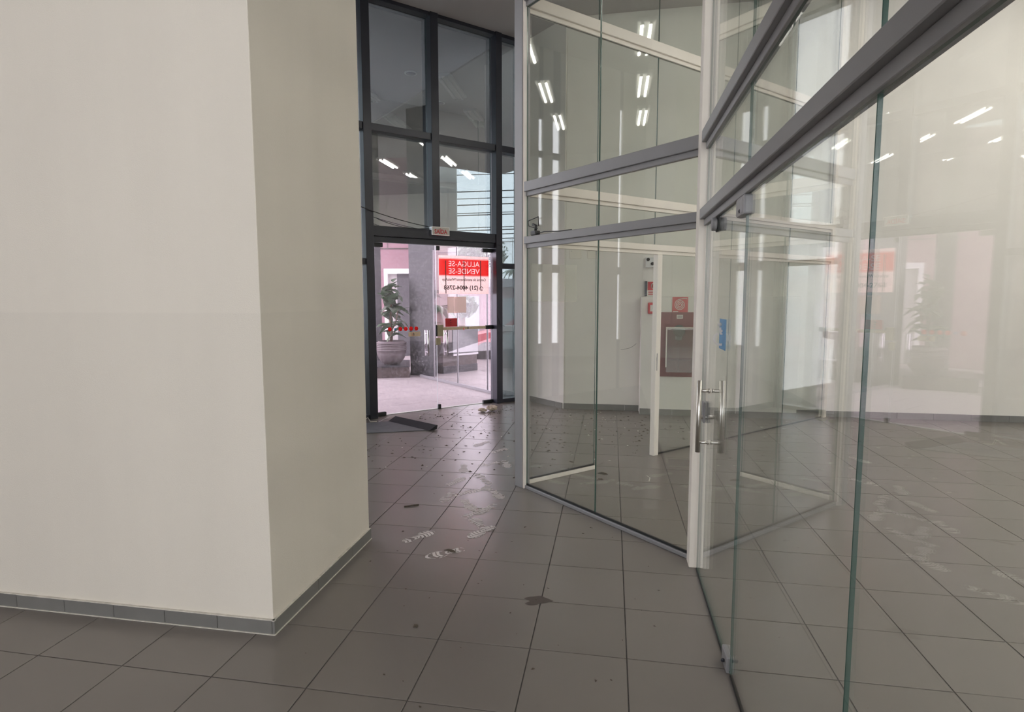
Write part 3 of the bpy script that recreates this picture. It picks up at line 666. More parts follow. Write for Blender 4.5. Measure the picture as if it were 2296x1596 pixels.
for nm, c, sz in (('front_sheet', (0.995, YC - .165, 0.94), (0.38, .005, 0.62)), ('side_sheet', (0.808, YC - .09, 0.94), (.005, .145, 0.62)), ('side_sheet', (1.182, YC - .09, 0.94), (.005, .145, 0.62)), ('floor_sheet', (0.995, YC - .09, 0.63), (.37, .145, .006)), ('shelf_sheet', (0.995, YC - .09, 0.80), (.36, .13, .004)), ('shelf_sheet', (0.995, YC - .09, 0.97), (.36, .13, .004)), ('divider', (0.985, YC - .09, 0.85), (.005, .13, .42))):
    box(nm, c, sz, 'acrylic', bx)
hs = empty('hydrant_sign', (1.0, YC, 1.46)); tag(hs, 'square red hose reel sign with a white spiral above the hydrant', 'sign')
wbox('plate', 0.875, 1.125, 1.455, 1.705, YC, 0.005, 'sign_white', hs, 0.001); wbox('red_field', 0.887, 1.113, 1.467, 1.693, YC - .005, 0.0015, 'sign_red', hs)
tube('spiral', [(1.0 - (0.012 + 0.066 * t) * math.cos(t * 3.2 * 2 * math.pi), YC - .0085, 1.582 + (0.012 + 0.066 * t) * math.sin(t * 3.2 * 2 * math.pi)) for t in [i / 70 for i in range(71)]] + [(1.03, YC - .0085, 1.668)], 0.0055, 'sign_white', hs, 5)
wbox('printed_line', 1.03, 1.10, 1.664, 1.676, YC - .0065, 0.001, 'sign_white', hs); wbox('printed_line', 0.90, 0.975, 1.478, 1.492, YC - .0065, 0.001, 'sign_white', hs)
tg = empty('number_tag', (1.0, YC, 1.385)); tag(tg, 'small pale tag stuck under the hose reel sign', 'label')
wbox('plate', 0.955, 1.045, 1.385, 1.44, YC - .012, 0.002, 'sign_white', tg, 0.0005)
for k in range(2): wbox('printed_line', 0.965, 1.035, 1.398 + .018 * k, 1.405 + .018 * k, YC - .014, 0.0006, 'ink', tg)
for x, lab in ((-0.532, 'square pale cover plate high on the back wall, farther from the doorway'), (-0.275, 'square pale cover plate high on the back wall, nearer the doorway')):
    cp = empty('cover_plate', (x, YB, 2.22)); tag(cp, lab, 'cover plate')
    wbox('plate', x - .085, x + .085, 2.22, 2.35, YB, 0.008, 'paint', cp, 0.003); disc('screw', (x - .06, YB - .009, 2.33), 0.006, (0, 1, 0), 'aluminium_grey_shaded', cp, 0.002, 8)
for e, dz in ((em, -.045), (fs, -.035), (ca, -.02), (hy, 0), (hs, 0), (tg, 0)):
    l = Vector(e.location); e.location = (0.929 * l.x + 0.003, l.y, 0.968 * l.z + 0.0226 + dz); e.scale = (0.929, 1, 0.968)
# broken camera bracket lying on the front partition's door rail
cb = empty('camera_bracket', (*W1(0.24), Z_H[1])); tag(cb, 'small black camera bracket with bent wires on the partition rail', 'bracket')
p = Vector((*W1(0.24), Z_H[1])) + Vector((-1, -1, 0)) * .016; du = Vector((1, -1, 0)) / R2
box('base', p + Vector((0, 0, .018)), (0.07, 0.05, 0.036), 'black_plastic', cb, -math.pi / 4, 0.006)
tube('arm', [p + Vector((0, 0, .03)), p + du * .015 + Vector((0, 0, .075)), p - du * .03 + Vector((0, 0, .09))], 0.012, 'black_plastic', cb, 8)
tube('wire_loop', [p + du * .03 + Vector((0, 0, .05)), p - du * .09 + Vector((0, 0, .085)), p - du * .095 + Vector((0, 0, .125)), p + du * .04 + Vector((0, 0, .145)), p + du * .045 + Vector((0, 0, .07))], 0.004, 'black_plastic', cb, 6)
tube('lead', [p + Vector((0, 0, .01)), p + du * .12 + Vector((0, 0, .02)), p + du * .30 + Vector((0, 0, .006)), p + du * .45 + Vector((0, 0, .004))], 0.004, 'black_plastic', cb, 6)

# ================================================================== ceiling fixtures
def fixture_parts():
    t = {}
    t['housing'] = box_me(1.22, 0.27, 0.05, 'fixture_white', 0.004)
    t['reflector'] = mesh('reflector', [(-.58, y, z) for y, z in ((-.125, -.055), (-.10, -.03), (-.02, -.03), (0, -.05), (.02, -.03), (.10, -.03), (.125, -.055))] + [(.58, y, z) for y, z in ((-.125, -.055), (-.10, -.03), (-.02, -.03), (0, -.05), (.02, -.03), (.10, -.03), (.125, -.055))], [(i, i + 1, i + 8, i + 7) for i in range(6)], 'reflector')
    t['holder'] = box_me(0.02, 0.05, 0.05, 'white_plastic', 0.003)
    t['lit'] = tube_me([(-.565, 0, 0), (.565, 0, 0)], 0.016, 'tube_lit', 6, caps=False); t['off'] = tube_me([(-.565, 0, 0), (.565, 0, 0)], 0.016, 'tube_off', 8)
    return t
FX = fixture_parts()
def fixture(x, y, lit, label):
    e = empty('ceiling_light', (x, y, CEIL))
    tag(e, label, 'ceiling light', 'lit ceiling fixtures of the inner hall' if lit else 'unlit ceiling fixtures by the entrance')
    link('housing', FX['housing'], e, (x, y, CEIL - .025)); link('reflector', FX['reflector'], e, (x, y, CEIL))
    for sy in (-.06, .06):
        link('fluorescent_tube', FX['lit' if lit else 'off'], e, (x, y + sy, CEIL - .065))
        for sx in (-.575, .575): link('tube_holder', FX['holder'], e, (x + sx, y + sy, CEIL - .065))
ROWS = ('row nearest the back wall', 'second row from the back wall', 'third row from the back wall', 'fourth row from the back wall', 'row nearest the rear windows')
for r, y in enumerate((6.28, 4.48, 2.62, 0.72, -1.18)):
    for k, x in enumerate((3.74, 5.75, 7.70)):
        fixture(x, y + 0.08 * k, True, 'lit twin-tube ceiling fixture, %s from the partitions in the %s' % (('first', 'second', 'third')[k], ROWS[r]))
for x, y, l in ((0.1, 8.0, 'close to the back wall above the doorway side'), (2.1, 8.0, 'close to the back wall, farther inside'), (-0.05, 6.3, 'above the second partition, toward the street'), (2.1, 6.2, 'behind the second partition, farther inside'), (1.93, 4.52, 'behind the glass door')): fixture(x, y, False, 'unlit twin-tube ceiling fixture ' + l)
for x, y, l in ((-0.63, 7.46, 'round white ceiling speaker over the entrance, nearer the street'), (1.0, 7.5, 'round white ceiling speaker over the entrance, farther inside')):
    e = empty('ceiling_speaker', (x, y, CEIL)); tag(e, l, 'speaker')
    disc('grille', (x, y, CEIL - .012), 0.11, (0, 0, 1), 'fixture_white', e, 0.02); disc('cone', (x, y, CEIL - .024), 0.085, (0, 0, 1), 'aluminium_grey_shaded', e, 0.006)

# ================================================================== things lying on the floor
m_ = empty('rubber_mat', (-2.88, 7.1, 0)); tag(m_, 'grey rubber floor mat with one raised dark edge by the street door', 'mat')
prism('mat_sheet', [(-2.93, 6.74), (-2.17, 7.06), (-2.84, 7.50), (-3.55, 7.10)], 0.001, 0.008, 'mat_grey', m_)
a, b = Vector((-2.88, 7.53, 0)), Vector((-2.16, 7.07, 0)); dd = (b - a).normalized(); nn = Vector((-dd.y, dd.x, 0))
vv = []
for t in (a, b): vv += [t - nn * .10 + Vector((0, 0, .010)), t + nn * .02 + Vector((0, 0, .062)), t + nn * .035 + Vector((0, 0, .055)), t + nn * .02 + Vector((0, 0, .008))]
vv = [v - a for v in vv]
link('raised_edge', mesh('raised_edge', vv, [(0, 1, 5, 4), (1, 2, 6, 5), (2, 3, 7, 6), (3, 0, 4, 7), (0, 3, 2, 1), (4, 5, 6, 7)], 'mat_dark'), m_, a)
def crumple(name, c, size, mat, seed, label, cat):
    rnd = random.Random(seed); bm = bmesh.new(); bmesh.ops.create_icosphere(bm, subdivisions=3, radius=1)
    for v in bm.verts:
        k = 0.75 + 0.5 * rnd.random(); v.co = Vector((v.co.x * size[0] * k, v.co.y * size[1] * k, v.co.z * size[2] * k))
    lo = min(v.co.z for v in bm.verts)
    for v in bm.verts: v.co.z -= lo
    me = bpy.data.meshes.new(name); bm.to_mesh(me); bm.free(); me.materials.append(MATS[mat])
    o = link(name, me, None, c); tag(o, label, cat); return o
crumple('crumpled_paper', (-1.71, 8.43, 0.001), (0.075, 0.06, 0.04), 'crumpled', 3, 'larger ball of crumpled dirty paper by the street door', 'paper')
crumple('crumpled_paper', (-1.83, 8.34, 0.003), (0.06, 0.04, 0.025), 'crumpled', 5, 'smaller flattened wad of crumpled paper by the street door', 'paper')
def scrap(name, pts, r, mat, label, cat='scrap'): o = tube(name, pts, r, mat, None, 6); tag(o, label, cat)
scrap('cable_scrap', [(-3.28, 7.40, .006), (-3.22, 7.44, .05), (-3.16, 7.38, .006), (-3.08, 7.41, .006)], 0.006, 'litter_pale', 'short bent white cable end at the foot of the dark post')
scrap('plastic_tie', [(0.355, 5.36, .004), (0.37, 5.47, .004), (0.345, 5.53, .004)], 0.004, 'litter_pale', 'white bent plastic strip on the floor behind the front partition')
scrap('dry_twig', [(-1.60, 4.36, .005), (-1.55, 4.38, .008), (-1.50, 4.42, .005)], 0.006, 'litter', 'dark twig on the corridor tiles beside the thick wall', 'twig')
def leaf_bit(c, L, W, a, label):
    v = [(-L, 0, .002), (-L * .3, W, .012), (L * .6, W * .6, .010), (L, 0, .003), (L * .4, -W, .002), (-L * .4, -W * .8, .006), (0, 0, .008)]
    f = [(6, i, (i + 1) % 6) for i in range(6)]
    v2 = v + [(x, y, z - .002) for x, y, z in v]; f2 = f + [(13, 7 + (i + 1) % 6, 7 + i) for i in range(6)] + [(i, 7 + i, 7 + (i + 1) % 6, (i + 1) % 6) for i in range(6)]
    o = link('dry_leaf', mesh('dry_leaf', v2, f2, 'litter'), None, (c[0], c[1], 0.001), (0, 0, a)); tag(o, label, 'leaf')
leaf_bit((-0.06, 5.53), 0.05, 0.018, -.3, 'brown curled dry leaf just inside the open doorway')
leaf_bit((-0.08, 5.34), 0.035, 0.014, .6, 'small dry leaf between the two slanted partitions')
leaf_bit((-1.02, 3.62), 0.045, 0.010, -.2, 'thin dry leaf on the corridor tiles past the thick wall')
leaf_bit((-0.95, 2.72), 0.014, 0.010, .5, 'small dark leaf crumb on the nearer corridor tiles')
# countless crumbs of leaf and plaster
def crumbs(name, n, place, mat, smin, smax, label):
    v, f = [], []
    for k in range(n):
        x, y = place(); s = random.uniform(smin, smax); a = random.uniform(0, 6.3); h = s * random.uniform(.2, .5); b0 = len(v)
        for i in range(4):
            an = a + i * math.pi / 2 + random.uniform(-.4, .4); rr = s * (1 if i % 2 else random.uniform(.35, .8)); v.append((x + rr * math.cos(an), y + rr * math.sin(an), 0.0012))
        v.append((x, y, .0012 + h)); f += [(b0 + i, b0 + (i + 1) % 4, b0 + 4) for i in range(4)]
    o = link(name, mesh(name, v, f, mat)); tag(o, label, 'debris', kind='stuff')
def lobby():
    while True:
        x, y = random.uniform(-3.2, 1.3), random.uniform(5.2, 8.95)
        if -3.65 < x < -2.08 and 6.65 < y < 7.65: continue
        if y - x < 10.7 and x + y < 7.95 + max(0, (x + .7)) * 9 and (y < 8.4 or x < .35) and (y - x > 6.0) and random.random() < 0.25 + 0.75 * max(0, (y - 5) / 4): return x, y
def corridor():
    while True:
        x, y = random.uniform(-1.55, 0.4), random.uniform(1.6, 5.4)
        if x + y < 4.1 or x < -.9: return x, y
crumbs('debris', 520, lobby, 'litter', 0.006, 0.024, 'scattered brown leaf crumbs and dirt on the entrance tiles')
crumbs('debris', 90, lobby, 'litter_pale', 0.006, 0.020, 'scattered pale plaster crumbs on the entrance tiles')
crumbs('debris', 46, corridor, 'litter', 0.004, 0.011, 'scattered dark specks of dirt on the corridor tiles')
# dusty shoe prints, thin dust films that belong to the floor
def shoe_me(strokes, L=0.27, W=0.10, seed=0):
    rnd = random.Random(seed); v, f = [], []
    def halfw(t): return W / 2 * (0.72 * math.sqrt(max(0, 1 - ((t - .17) / .17) ** 2)) if t < .17 else (0.72 - .22 * math.sin((t - .17) / .28 * math.pi / 2) if t < .45 else (0.5 + 0.5 * math.sin((t - .45) / .27 * math.pi / 2) if t < .72 else math.sqrt(max(0, 1 - ((t - .72) / .28) ** 2)))))
    for k in range(strokes):
        t = (k + .5) / strokes
        if rnd.random() < .18: continue
        w = halfw(t); x = (t - .5) * L; e = L / strokes * .36; j = rnd.uniform(.65, 1.0); j2 = rnd.uniform(.65, 1.0); b0 = len(v)
        bend = L / strokes * .5
        v += [(x - e, -w * j, 0), (x + bend - e, 0, 0), (x - e, w * j2, 0), (x + e, w * j2, 0), (x + bend + e, 0, 0), (x + e, -w * j, 0)]
        f += [(b0, b0 + 5, b0 + 4, b0 + 1), (b0 + 1, b0 + 4, b0 + 3, b0 + 2)]
    pts = [((t - .5) * L, halfw(t)) for t in [i / 24 for i in range(25)]]
    for sg in (1, -1):
        for i in range(24):
            if rnd.random() < .35: continue
            (x0, w0), (x1, w1) = pts[i], pts[i + 1]; b0 = len(v)
            v += [(x0, sg * w0, 0), (x1, sg * w1, 0), (x1, sg * (w1 - .005), 0), (x0, sg * max(0, w0 - .005), 0)]; f.append((b0, b0 + 1, b0 + 2, b0 + 3) if sg < 0 else (b0 + 3, b0 + 2, b0 + 1, b0))
    return mesh('shoe_print', v, f, 'dust_print')
SH = [shoe_me(10, seed=k) for k in range(4)]
for k, (x, y, a) in enumerate(((-1.364, 5.063, 1.22), (-1.32, 4.654, -1.61), (-1.193, 4.792, 0.79), (-1.053, 4.975, -1.48), (-1.112, 4.504, -1.03), (-1.019, 4.329, 1.07), (-0.946, 4.43, -1.97), (-0.94, 4.121, 2.16), (-0.882, 3.978, -2.08), (-1.149, 5.195, 2.16), (-0.942, 4.8, -1.03), (-1.298, 3.817, 0.97), (-1.396, 5.488, -1.34), (-1.17, 5.685, -2.31), (-1.016, 5.711, -1.26), (-1.179, 6.214, 0.99), (-1.434, 6.473, -1.97), (-1.038, 3.59, -2.46))):
    link('shoe_print', SH[k % 4], floor, (x, y, 0.0015), (0, 0, a))
sv = [(0.065 * (1 + .35 * math.sin(3 * t + 1) + .15 * math.sin(7 * t)) * math.cos(t), 0.05 * (1 + .3 * math.sin(2 * t)) * math.sin(t), 0) for t in [i * 2 * math.pi / 28 for i in range(28)]]
link('floor_stain', mesh('stain', sv, [tuple(range(28))], 'damp_stain'), floor, (-0.385, 3.085, 0.0016))

# ================================================================== outside
gnd = link('street_ground', prism_me([(-30, -12), (30, -12), (30, 60), (-30, 60)], -0.5, -0.15, 'street'), None, (0, 14 + 12.4, 0)); tag(gnd, 'grey asphalt street beyond the pavement', kind='structure')
pv = prism('pavement', [FP(-4, -0.09), FP(2.2, -0.09), FP(7.5, -.09), FP(7.5, -8.2), FP(-4, -8.2)], -0.30, -0.022, 'grout'); tag(pv, 'pale stone slab pavement outside the street doors', kind='structure')
for i in range(-3, 9):
    for j in range(0, 13):
        s0 = -0.6 + i * 0.80 + (0.4 if j % 2 else 0); n0 = -0.10 - j * 0.60
        if s0 > 6.6 or n0 < -7.5: continue
        c = FP(s0 + .4, n0 - .3, -0.0145); q = to_px(*c)
        if q is None or not (790 < q[0] < 1200): continue
        link('slab', box_me(0.793, 0.593, 0.03, 'exterior_slab', 0.002), pv, c, (0, 0, math.pi / 4))
# glass screen square to the front, on the pavement
G = empty('glass_screen', FP(2.15, -2, 0)); tag(G, 'clear glass screen on a low steel rail outside the doors', 'screen')
def GS(t): return FP(2.17, -0.15 - t)
bar('floor_rail', GS(0), GS(3.37), 0, 0.05, 0.05, 'aluminium_grey_shaded', G)
for t in (0.78, 1.81, 2.75): tube('screen_post', [(*GS(t), .05), (*GS(t), 2.6)], 0.014, 'aluminium_grey_shaded', G, 8)
for t0, t1 in ((0.02, 0.76), (0.80, 1.79), (1.83, 2.73)): bar('glass_pane', GS(t0), GS(t1), 0.05, 2.6, 0.010, 'screen_glass', G, bev=0, edge='screen_edge')
def PXY(px, D): # ground point under picture column px at forward distance D
    X = (px - CXP) / FPX * D; g = grid_dir(X, D, 0); return (g.x, g.y)
# granite pillar, plinth, pink wall with white door frame
gp = prism('granite_pillar', [PXY(919, 12.75), PXY(977, 12.45), PXY(979, 12.85), PXY(921, 13.15)], 0, CEIL - .02, 'granite'); tag(gp, 'dark grey granite clad pillar behind the glass street door', kind='structure')
pl = empty('planter_plinth', (-4.9, 13.2, 0)); tag(pl, 'low brown granite plinth under the potted plant', 'plinth')
prism('plinth_block', [PXY(795, 12.12), PXY(917, 12.32), PXY(917, 13.5), PXY(795, 13.3)], 0, 0.225, 'granite_brown', pl)
prism('plinth_coping', [PXY(794, 12.08), PXY(918, 12.28), PXY(918, 13.54), PXY(794, 13.34)], 0.225, 0.25, 'granite', pl)
def slab_at(name, px0, px1, D, z0, z1, th, mat, parent=None):
    a, b = PXY(px0, D), PXY(px1, D); return bar(name, a, b, z0, z1, th, mat, parent, bev=0.0)
pk = empty('pink_building', (*PXY(880, 17.2), 0)); tag(pk, 'pink rendered house front with a white door frame', 'building')
slab_at('wall', 150, 868, 17.2, -.15, 5.6, 0.3, 'pink_render', pk); slab_at('wall', 868, 960, 17.2, 2.41, 5.6, 0.3, 'pink_render', pk); slab_at('wall', 930, 960, 17.2, -.15, 2.41, 0.3, 'pink_render', pk)
slab_at('render_joint', 800, 940, 17.03, 3.04, 3.07, 0.01, 'granite_brown', pk); slab_at('render_joint', 872, 873, 17.03, 3.07, 4.4, 0.01, 'granite_brown', pk)
slab_at('door_frame', 864, 872, 17.0, -.15, 2.49, 0.10, 'white_frame', pk); slab_at('door_frame', 872, 932, 17.0, 2.36, 2.49, 0.10, 'white_frame', pk)
slab_at('door_leaf', 893, 932, 17.15, -.15, 2.36, 0.08, 'dark_door', pk); slab_at('bright_opening', 872, 893, 17.2, -.15, 2.36, 0.06, 'white_frame', pk)  # white sheet stands in for the bright interior behind the opening
gc = prism('granite_column', [PXY(826, 14.6), PXY(857, 14.6), PXY(857, 15.1), PXY(826, 15.1)], -.15, CEIL - .02, 'granite'); tag(gc, 'narrow dark granite column at the edge of the street door', kind='structure')
# far pale building and the low pink one on the other side
fb = empty('pale_building', (*PXY(1000, 19.5), 0)); tag(fb, 'pale panelled building standing behind the granite pillar', 'building')
slab_at('facade', 940, 1027, 19.5, -.15, 9.0, 0.4, 'pale_building', fb)
for z in (1.9, 3.1, 4.2, 5.3): slab_at('panel_joint', 940, 1027, 19.28, z, z + .025, 0.01, 'roof_sheet', fb)
for px in (985, 1008): slab_at('panel_joint', px, px + .8, 19.28, -.15, 9, 0.012, 'roof_sheet', fb)
lb = empty('low_building', (*PXY(1150, 27), 0)); tag(lb, 'low pink building with a grey sheet roof across the street', 'building')
slab_at('wall', 1020, 1330, 27, -.15, 2.14, 0.4, 'pink_render', lb)
a, b = PXY(1015, 27.0), PXY(1335, 27.0); bar('roof', a, b, 2.14, 2.42, 1.2, 'roof_sheet', lb)
bar('ridge', a, b, 2.42, 2.52, 0.5, 'roof_sheet', lb)
slab_at('gate', 1120, 1330, 26.6, -.15, 1.65, 0.06, 'gate_grey', lb); slab_at('shutter', 1032, 1075, 26.7, -.15, 1.75, 0.06, 'gate_grey', lb)
lw = empty('low_wall', (*PXY(1145, 14.1), 0)); tag(lw, 'pale blue low wall with a white cap beyond the side window', 'wall')
slab_at('wall_body', 1122, 1200, 14.1, -.02, 0.88, 0.25, 'gate_grey', lw); slab_at('cap', 1120, 1202, 14.1, 0.88, 1.0, 0.36, 'white_frame', lw)
bw = empty('granite_parapet', (*PXY(1024, 14.2), 0)); tag(bw, 'brown granite parapet with a dark glazed panel outside', 'parapet')
ap, bp_ = PXY(984, 13.0), PXY(1061, 13.7)
bar('parapet_body', ap, bp_, -.02, 0.68, 0.25, 'granite_brown', bw, bev=0.01); bar('parapet_base', ap, bp_, -.02, 0.16, 0.29, 'granite', bw, bev=0.005)
a2, b2 = PXY(1004, 12.98), PXY(1060, 13.48); bar('dark_panel', a2, b2, 0.44, 0.97, 0.04, 'car_glass', bw, bev=0.004, off=-0.16)
bar('panel_trim', a2, b2, 0.40, 0.44, 0.06, 'alloy', bw, off=-0.16); bar('panel_trim', a2, b2, 0.97, 1.0, 0.06, 'alloy', bw, off=-0.16)

# ---- potted plant with broad leaves on the plinth
pc = Vector((*PXY(877, 12.62), 0.25))
PP = empty('potted_plant', pc); tag(PP, 'tall broad-leaved plant in a ribbed round clay pot outside', 'plant')
prof = [(0.14, 0), (0.17, .01), (0.22, .06), (0.275, .14), (0.305, .24), (0.312, .30)]
for k in range(5): z = .30 + k * .036; prof += [(0.318, z + .004), (0.322, z + .016), (0.318, z + .028), (0.306 - k * .006, z + .032)]
prof += [(0.28, .50), (0.262, .505), (0.25, .47)]
link('pot', lathe_me(prof, 32, 'pot_clay'), PP, pc); disc('soil', pc + Vector((0, 0, .465)), 0.255, (0, 0, 1), 'soil', PP, 0.02)
tr_pts = [pc + Vector(p) for p in ((0, 0, .45), (.01, .0, .7), (-.02, .01, .95), (.01, 0, 1.2), (.03, 0, 1.5), (.02, 0, 1.72))]
tube('trunk', tr_pts, .02, 'bark', PP, 7, [.032, .028, .024, .020, .015, .008])
tube('branch', [tr_pts[1], pc + Vector((.12, 0, .95)), pc + Vector((.17, 0, 1.2))], .012, 'bark', PP, 6)
def leaf_me(L, W, droop):
    v, f = [], []; n = 6
    for i in range(n + 1):
        t = i / n; w = W * math.sin(math.pi * min(1, t ** 0.8)) * (0.75 + .35 * t) if 0 < i < n else 0.004
        x = L * t; z = -droop * L * t * t
        v += [(x, -w, z + w * .35), (x, 0, z), (x, w, z + w * .35)]
    for i in range(n):
        b0 = i * 3; f += [(b0, b0 + 3, b0 + 4, b0 + 1), (b0 + 1, b0 + 4, b0 + 5, b0 + 2)]
    return mesh('leaf', v, f, 'leaf_green', smooth=True)
LM = [leaf_me(.34, .125, .35), leaf_me(.30, .115, .7), leaf_me(.36, .13, .15)]
rl = random.Random(11)
for k in range(64):
    t = rl.random(); z = 0.62 + t * 1.12; base = pc + Vector((rl.uniform(-.06, .10), rl.uniform(-.06, .06), z))
    spread = 1.0 if z < 1.45 else 0.7
    o = link('leaf', LM[k % 3], PP, base, (rl.uniform(-.4, .4), -rl.uniform(-.15, .9), rl.uniform(0, 6.28)))
    o.scale = (spread * rl.uniform(.75, 1.15),) * 3

# ---- red car on the street
def car(name, c, heading, label):
    e = empty(name, c); tag(e, label, 'car'); M = Matrix.Rotation(heading, 3, 'Z'); c = Vector(c)
    def put(nm, me, loc=(0, 0, 0), par=e, rot=(0, 0, 0)):
        o = link(nm, me, par, c + M @ Vector(loc), (rot[0], rot[1], heading + rot[2])); return o
    # lofted body: stations along the length (x forward)
    st = [(-2.0, .35, .62, .92, .70), (-1.9, .24, .66, .98, .82), (-1.2, .20, .68, 1.0, .86), (0, .20, .68, .97, .87), (0.75, .20, .66, .93, .86), (1.3, .20, .62, .86, .84), (1.8, .25, .55, .76, .76), (2.0, .33, .50, .62, .60)]
    v, f = [], []
    for x, zl, zm, zt, w in st: v += [(x, -w * .92, zl), (x, -w, zm), (x, -w * .93, zt), (x, -w * .5, zt + .03), (x, w * .5, zt + .03), (x, w * .93, zt), (x, w, zm), (x, w * .92, zl)]
    for i in range(len(st) - 1):
        for k in range(8): f.append((i * 8 + k, (i + 1) * 8 + k, (i + 1) * 8 + (k + 1) % 8, i * 8 + (k + 1) % 8))
    f += [tuple(range(8)), tuple(range((len(st) - 1) * 8, len(st) * 8))[::-1]]
    put('body', mesh('body', v, f, 'car_red', smooth=False))
    cab = [(-1.85, .96, -1.35, 1.44), (0.85, .92, 0.10, 1.46)]
    vb = [(-1.8, -.78, .96), (.85, -.78, .92), (.85, .78, .92), (-1.8, .78, .96), (-1.35, -.60, 1.42), (.05, -.60, 1.45), (.05, .60, 1.45), (-1.35, .60, 1.42)]
    put('cabin_glass', mesh('cabin', vb, [(0, 1, 5, 4), (1, 2, 6, 5), (2, 3, 7, 6), (3, 0, 4, 7), (4, 5, 6, 7)], 'car_glass'))
    vr = [(x, y, z + dz) for dz in (0, .05) for x, y, z in ((-1.42, -.62, 1.41), (.08, -.62, 1.44), (.08, .62, 1.44), (-1.42, .62, 1.41))]
    put('roof', mesh('roof', vr, [(3, 2, 1, 0), (4, 5, 6, 7), (0, 1, 5, 4), (1, 2, 6, 5), (2, 3, 7, 6), (3, 0, 4, 7)], 'car_red'))
    for sy in (-1, 1):
        for p0, p1 in (((.85, .79, .92), (.06, .61, 1.45)), ((-1.8, .79, .96), (-1.36, .61, 1.43)), ((-.45, .80, .95), (-.5, .615, 1.44))):
            put('pillar', tube_me([(p0[0], p0[1] * sy, p0[2]), (p1[0], p1[1] * sy, p1[2])], .035, 'car_red', 6))
        put('wing_mirror', box_me(.12, .20, .12, 'car_red', .03), (.62, .95 * sy, .99))
        for x in (-1.28, 1.28):
            w = put('wheel', tube_me([(0, -.10, 0), (0, .10, 0)], .31, 'tyre', 24), (x, .80 * sy, .31))
            put('hub', tube_me([(0, -.012, 0), (0, .012, 0)], .20, 'dark_door', 20), (x, .90 * sy, .31), w)
            for k in range(5):
                an = k * 2 * math.pi / 5 + .3; put('spoke', tube_me([(0, 0, 0), (.19 * math.cos(an), 0, .19 * math.sin(an))], .018, 'alloy', 5), (x, .92 * sy, .31), w)
        put('headlight', box_me(.10, .28, .12, 'alloy', .03), (1.90, .52 * sy, .62))
    return e
wx, wy = PXY(1091, 16.0)
hd = math.pi + YAW * -1 + 0.0
_dirc = Vector((math.cos(hd), math.sin(hd), 0)); _side = Vector((-math.sin(hd), math.cos(hd), 0))
cc = Vector((wx, wy, -0.15)) - _dirc * 1.28 - _side * 0.90
if (cc - Vector((0, 0, 0))).length < Vector((wx, wy, 0)).length: cc = Vector((wx, wy, -0.15)) - _dirc * 1.28 + _side * 0.90
car('parked_car', cc, hd, 'red hatchback parked on the street beyond the glass screen')

# ---- palm and far trees
def palm(c, h, n, L, label):
    e = empty('palm_tree', c); tag(e, label, 'tree'); c = Vector(c)
    tube('trunk', [c, c + Vector((.05, 0, h * .5)), c + Vector((0, 0, h))], .08, 'bark', e, 8, [.11, .09, .07])
    for k in range(n):
        a = k * 2 * math.pi / n + random.uniform(-.2, .2); up = random.uniform(.1, .7); v, f = [], []
        for i in range(7):
            t = i / 6; p = Vector((math.cos(a), math.sin(a), 0)) * L * t + Vector((0, 0, up * L * t - .9 * L * t * t)); sd = Vector((-math.sin(a), math.cos(a), -.3)) * (.11 * L * math.sin(math.pi * min(.98, t + .08)))
            v += [p - sd, p + Vector((0, 0, .02)), p + sd]
        for i in range(6):
            b0 = i * 3; f += [(b0, b0 + 3, b0 + 4, b0 + 1), (b0 + 1, b0 + 4, b0 + 5, b0 + 2)]
        link('frond', mesh('frond', v, f, 'leaf_green'), e, c + Vector((0, 0, h)))
palm((*PXY(985, 14.0), -.02), 1.45, 12, .62, 'small palm with drooping fronds behind the door handles')
palm((*PXY(1152, 40), -.15), 3.6, 12, 1.1, 'distant palm above the low pink building')
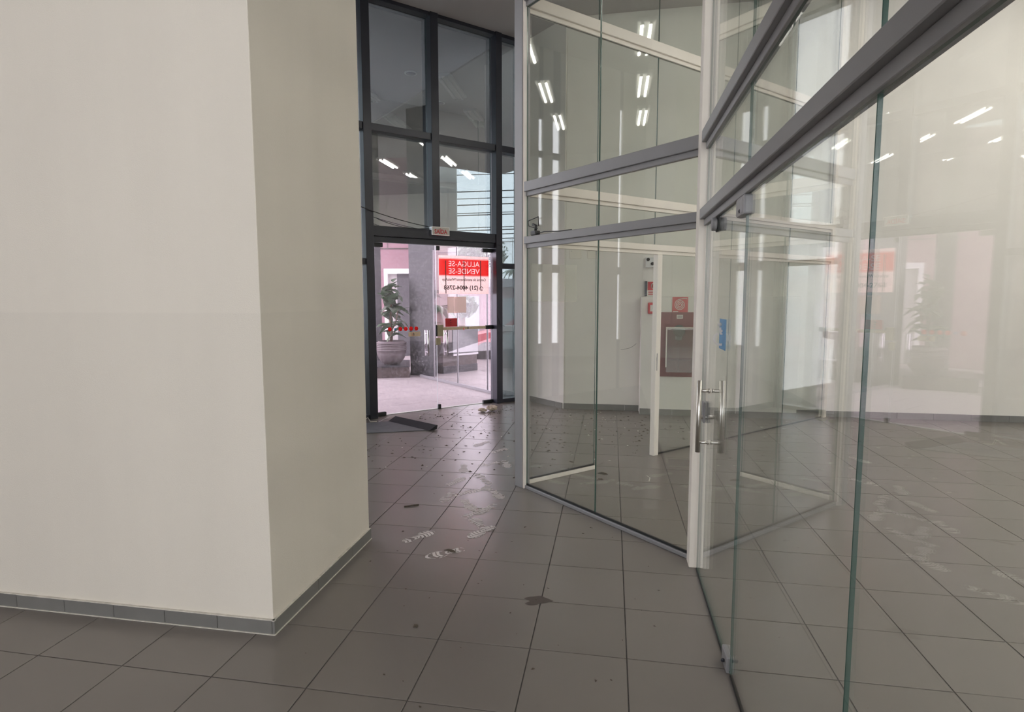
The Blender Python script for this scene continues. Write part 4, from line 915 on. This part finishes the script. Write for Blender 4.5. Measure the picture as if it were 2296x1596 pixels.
def bushy(c, h, r, label, seed):
    e = empty('street_tree', c); tag(e, label, 'tree'); c = Vector(c); rnd = random.Random(seed)
    tube('trunk', [c, c + Vector((0, 0, h - r * .5))], .1, 'bark', e, 7, [.14, .09]); v, f = [], []
    for k in range(900):
        d = Vector((rnd.gauss(0, 1), rnd.gauss(0, 1), rnd.gauss(0, 1))).normalized() * r * rnd.uniform(.45, 1) ; d.z *= .7
        n = Vector((rnd.gauss(0, 1), rnd.gauss(0, 1), rnd.gauss(0, 1))).normalized(); t = n.orthogonal().normalized() * rnd.uniform(.08, .16); s = n.cross(t) * .5; b0 = len(v)
        v += [d - t, d - s, d + t, d + s]; f.append((b0, b0 + 1, b0 + 2, b0 + 3))
    o = link('foliage', mesh('foliage', v, f, 'leaf_green'), e, c + Vector((0, 0, h))); o['kind'] = 'stuff'
bushy((*PXY(1050, 28), -.15), 3.9, 0.9, 'small round tree beyond the banner, left of two', 1)
bushy((*PXY(1094, 34), -.15), 4.4, 1.2, 'small round tree beyond the banner, nearer the dark post', 2)
bushy((*PXY(1038, 22), -.15), 1.5, .55, 'low shrub beside the red car', 3)
# ---- overhead lines
for k, (y0, y1) in enumerate(((402, 399), (439, 434), (454, 449), (468, 462), (485, 481), (489, 486), (516, 513), (523, 518), (532, 528), (541, 538), (550, 545))):
    D = 21.0
    def wp(px, py): g = PXY(px, D); return (g[0], g[1], CAM_H + (668.4 - py) / FPX * D)
    o = tube('power_line', sag(wp(700, y0 + 8), wp(1500, y1 - 12), 0.0, 8), 0.014 + .004 * (k % 2), 'cable_black', None, 5)
    tag(o, 'black overhead wire behind the upper panes, ' + ('topmost', 'second from the top', 'third from the top', 'fourth from the top', 'fifth from the top', 'sixth from the top', 'seventh from the top', 'fourth from the bottom', 'third from the bottom', 'second from the bottom', 'lowest of all')[k], 'power line', 'overhead wires across the street')
for px, l in ((696, 'grey utility pole at the far end of the overhead wires'), (1504, 'grey utility pole at the near end of the overhead wires')):
    g = PXY(px, 21.14); e = empty('utility_pole', (*g, -.15)); tag(e, l, 'pole')
    tube('shaft', [(*g, -.15), (*g, 7.2)], .13, 'pale_building', e, 12); box('crossarm', (*g, 6.6), (1.4, .1, .1), 'bark', e, .4)
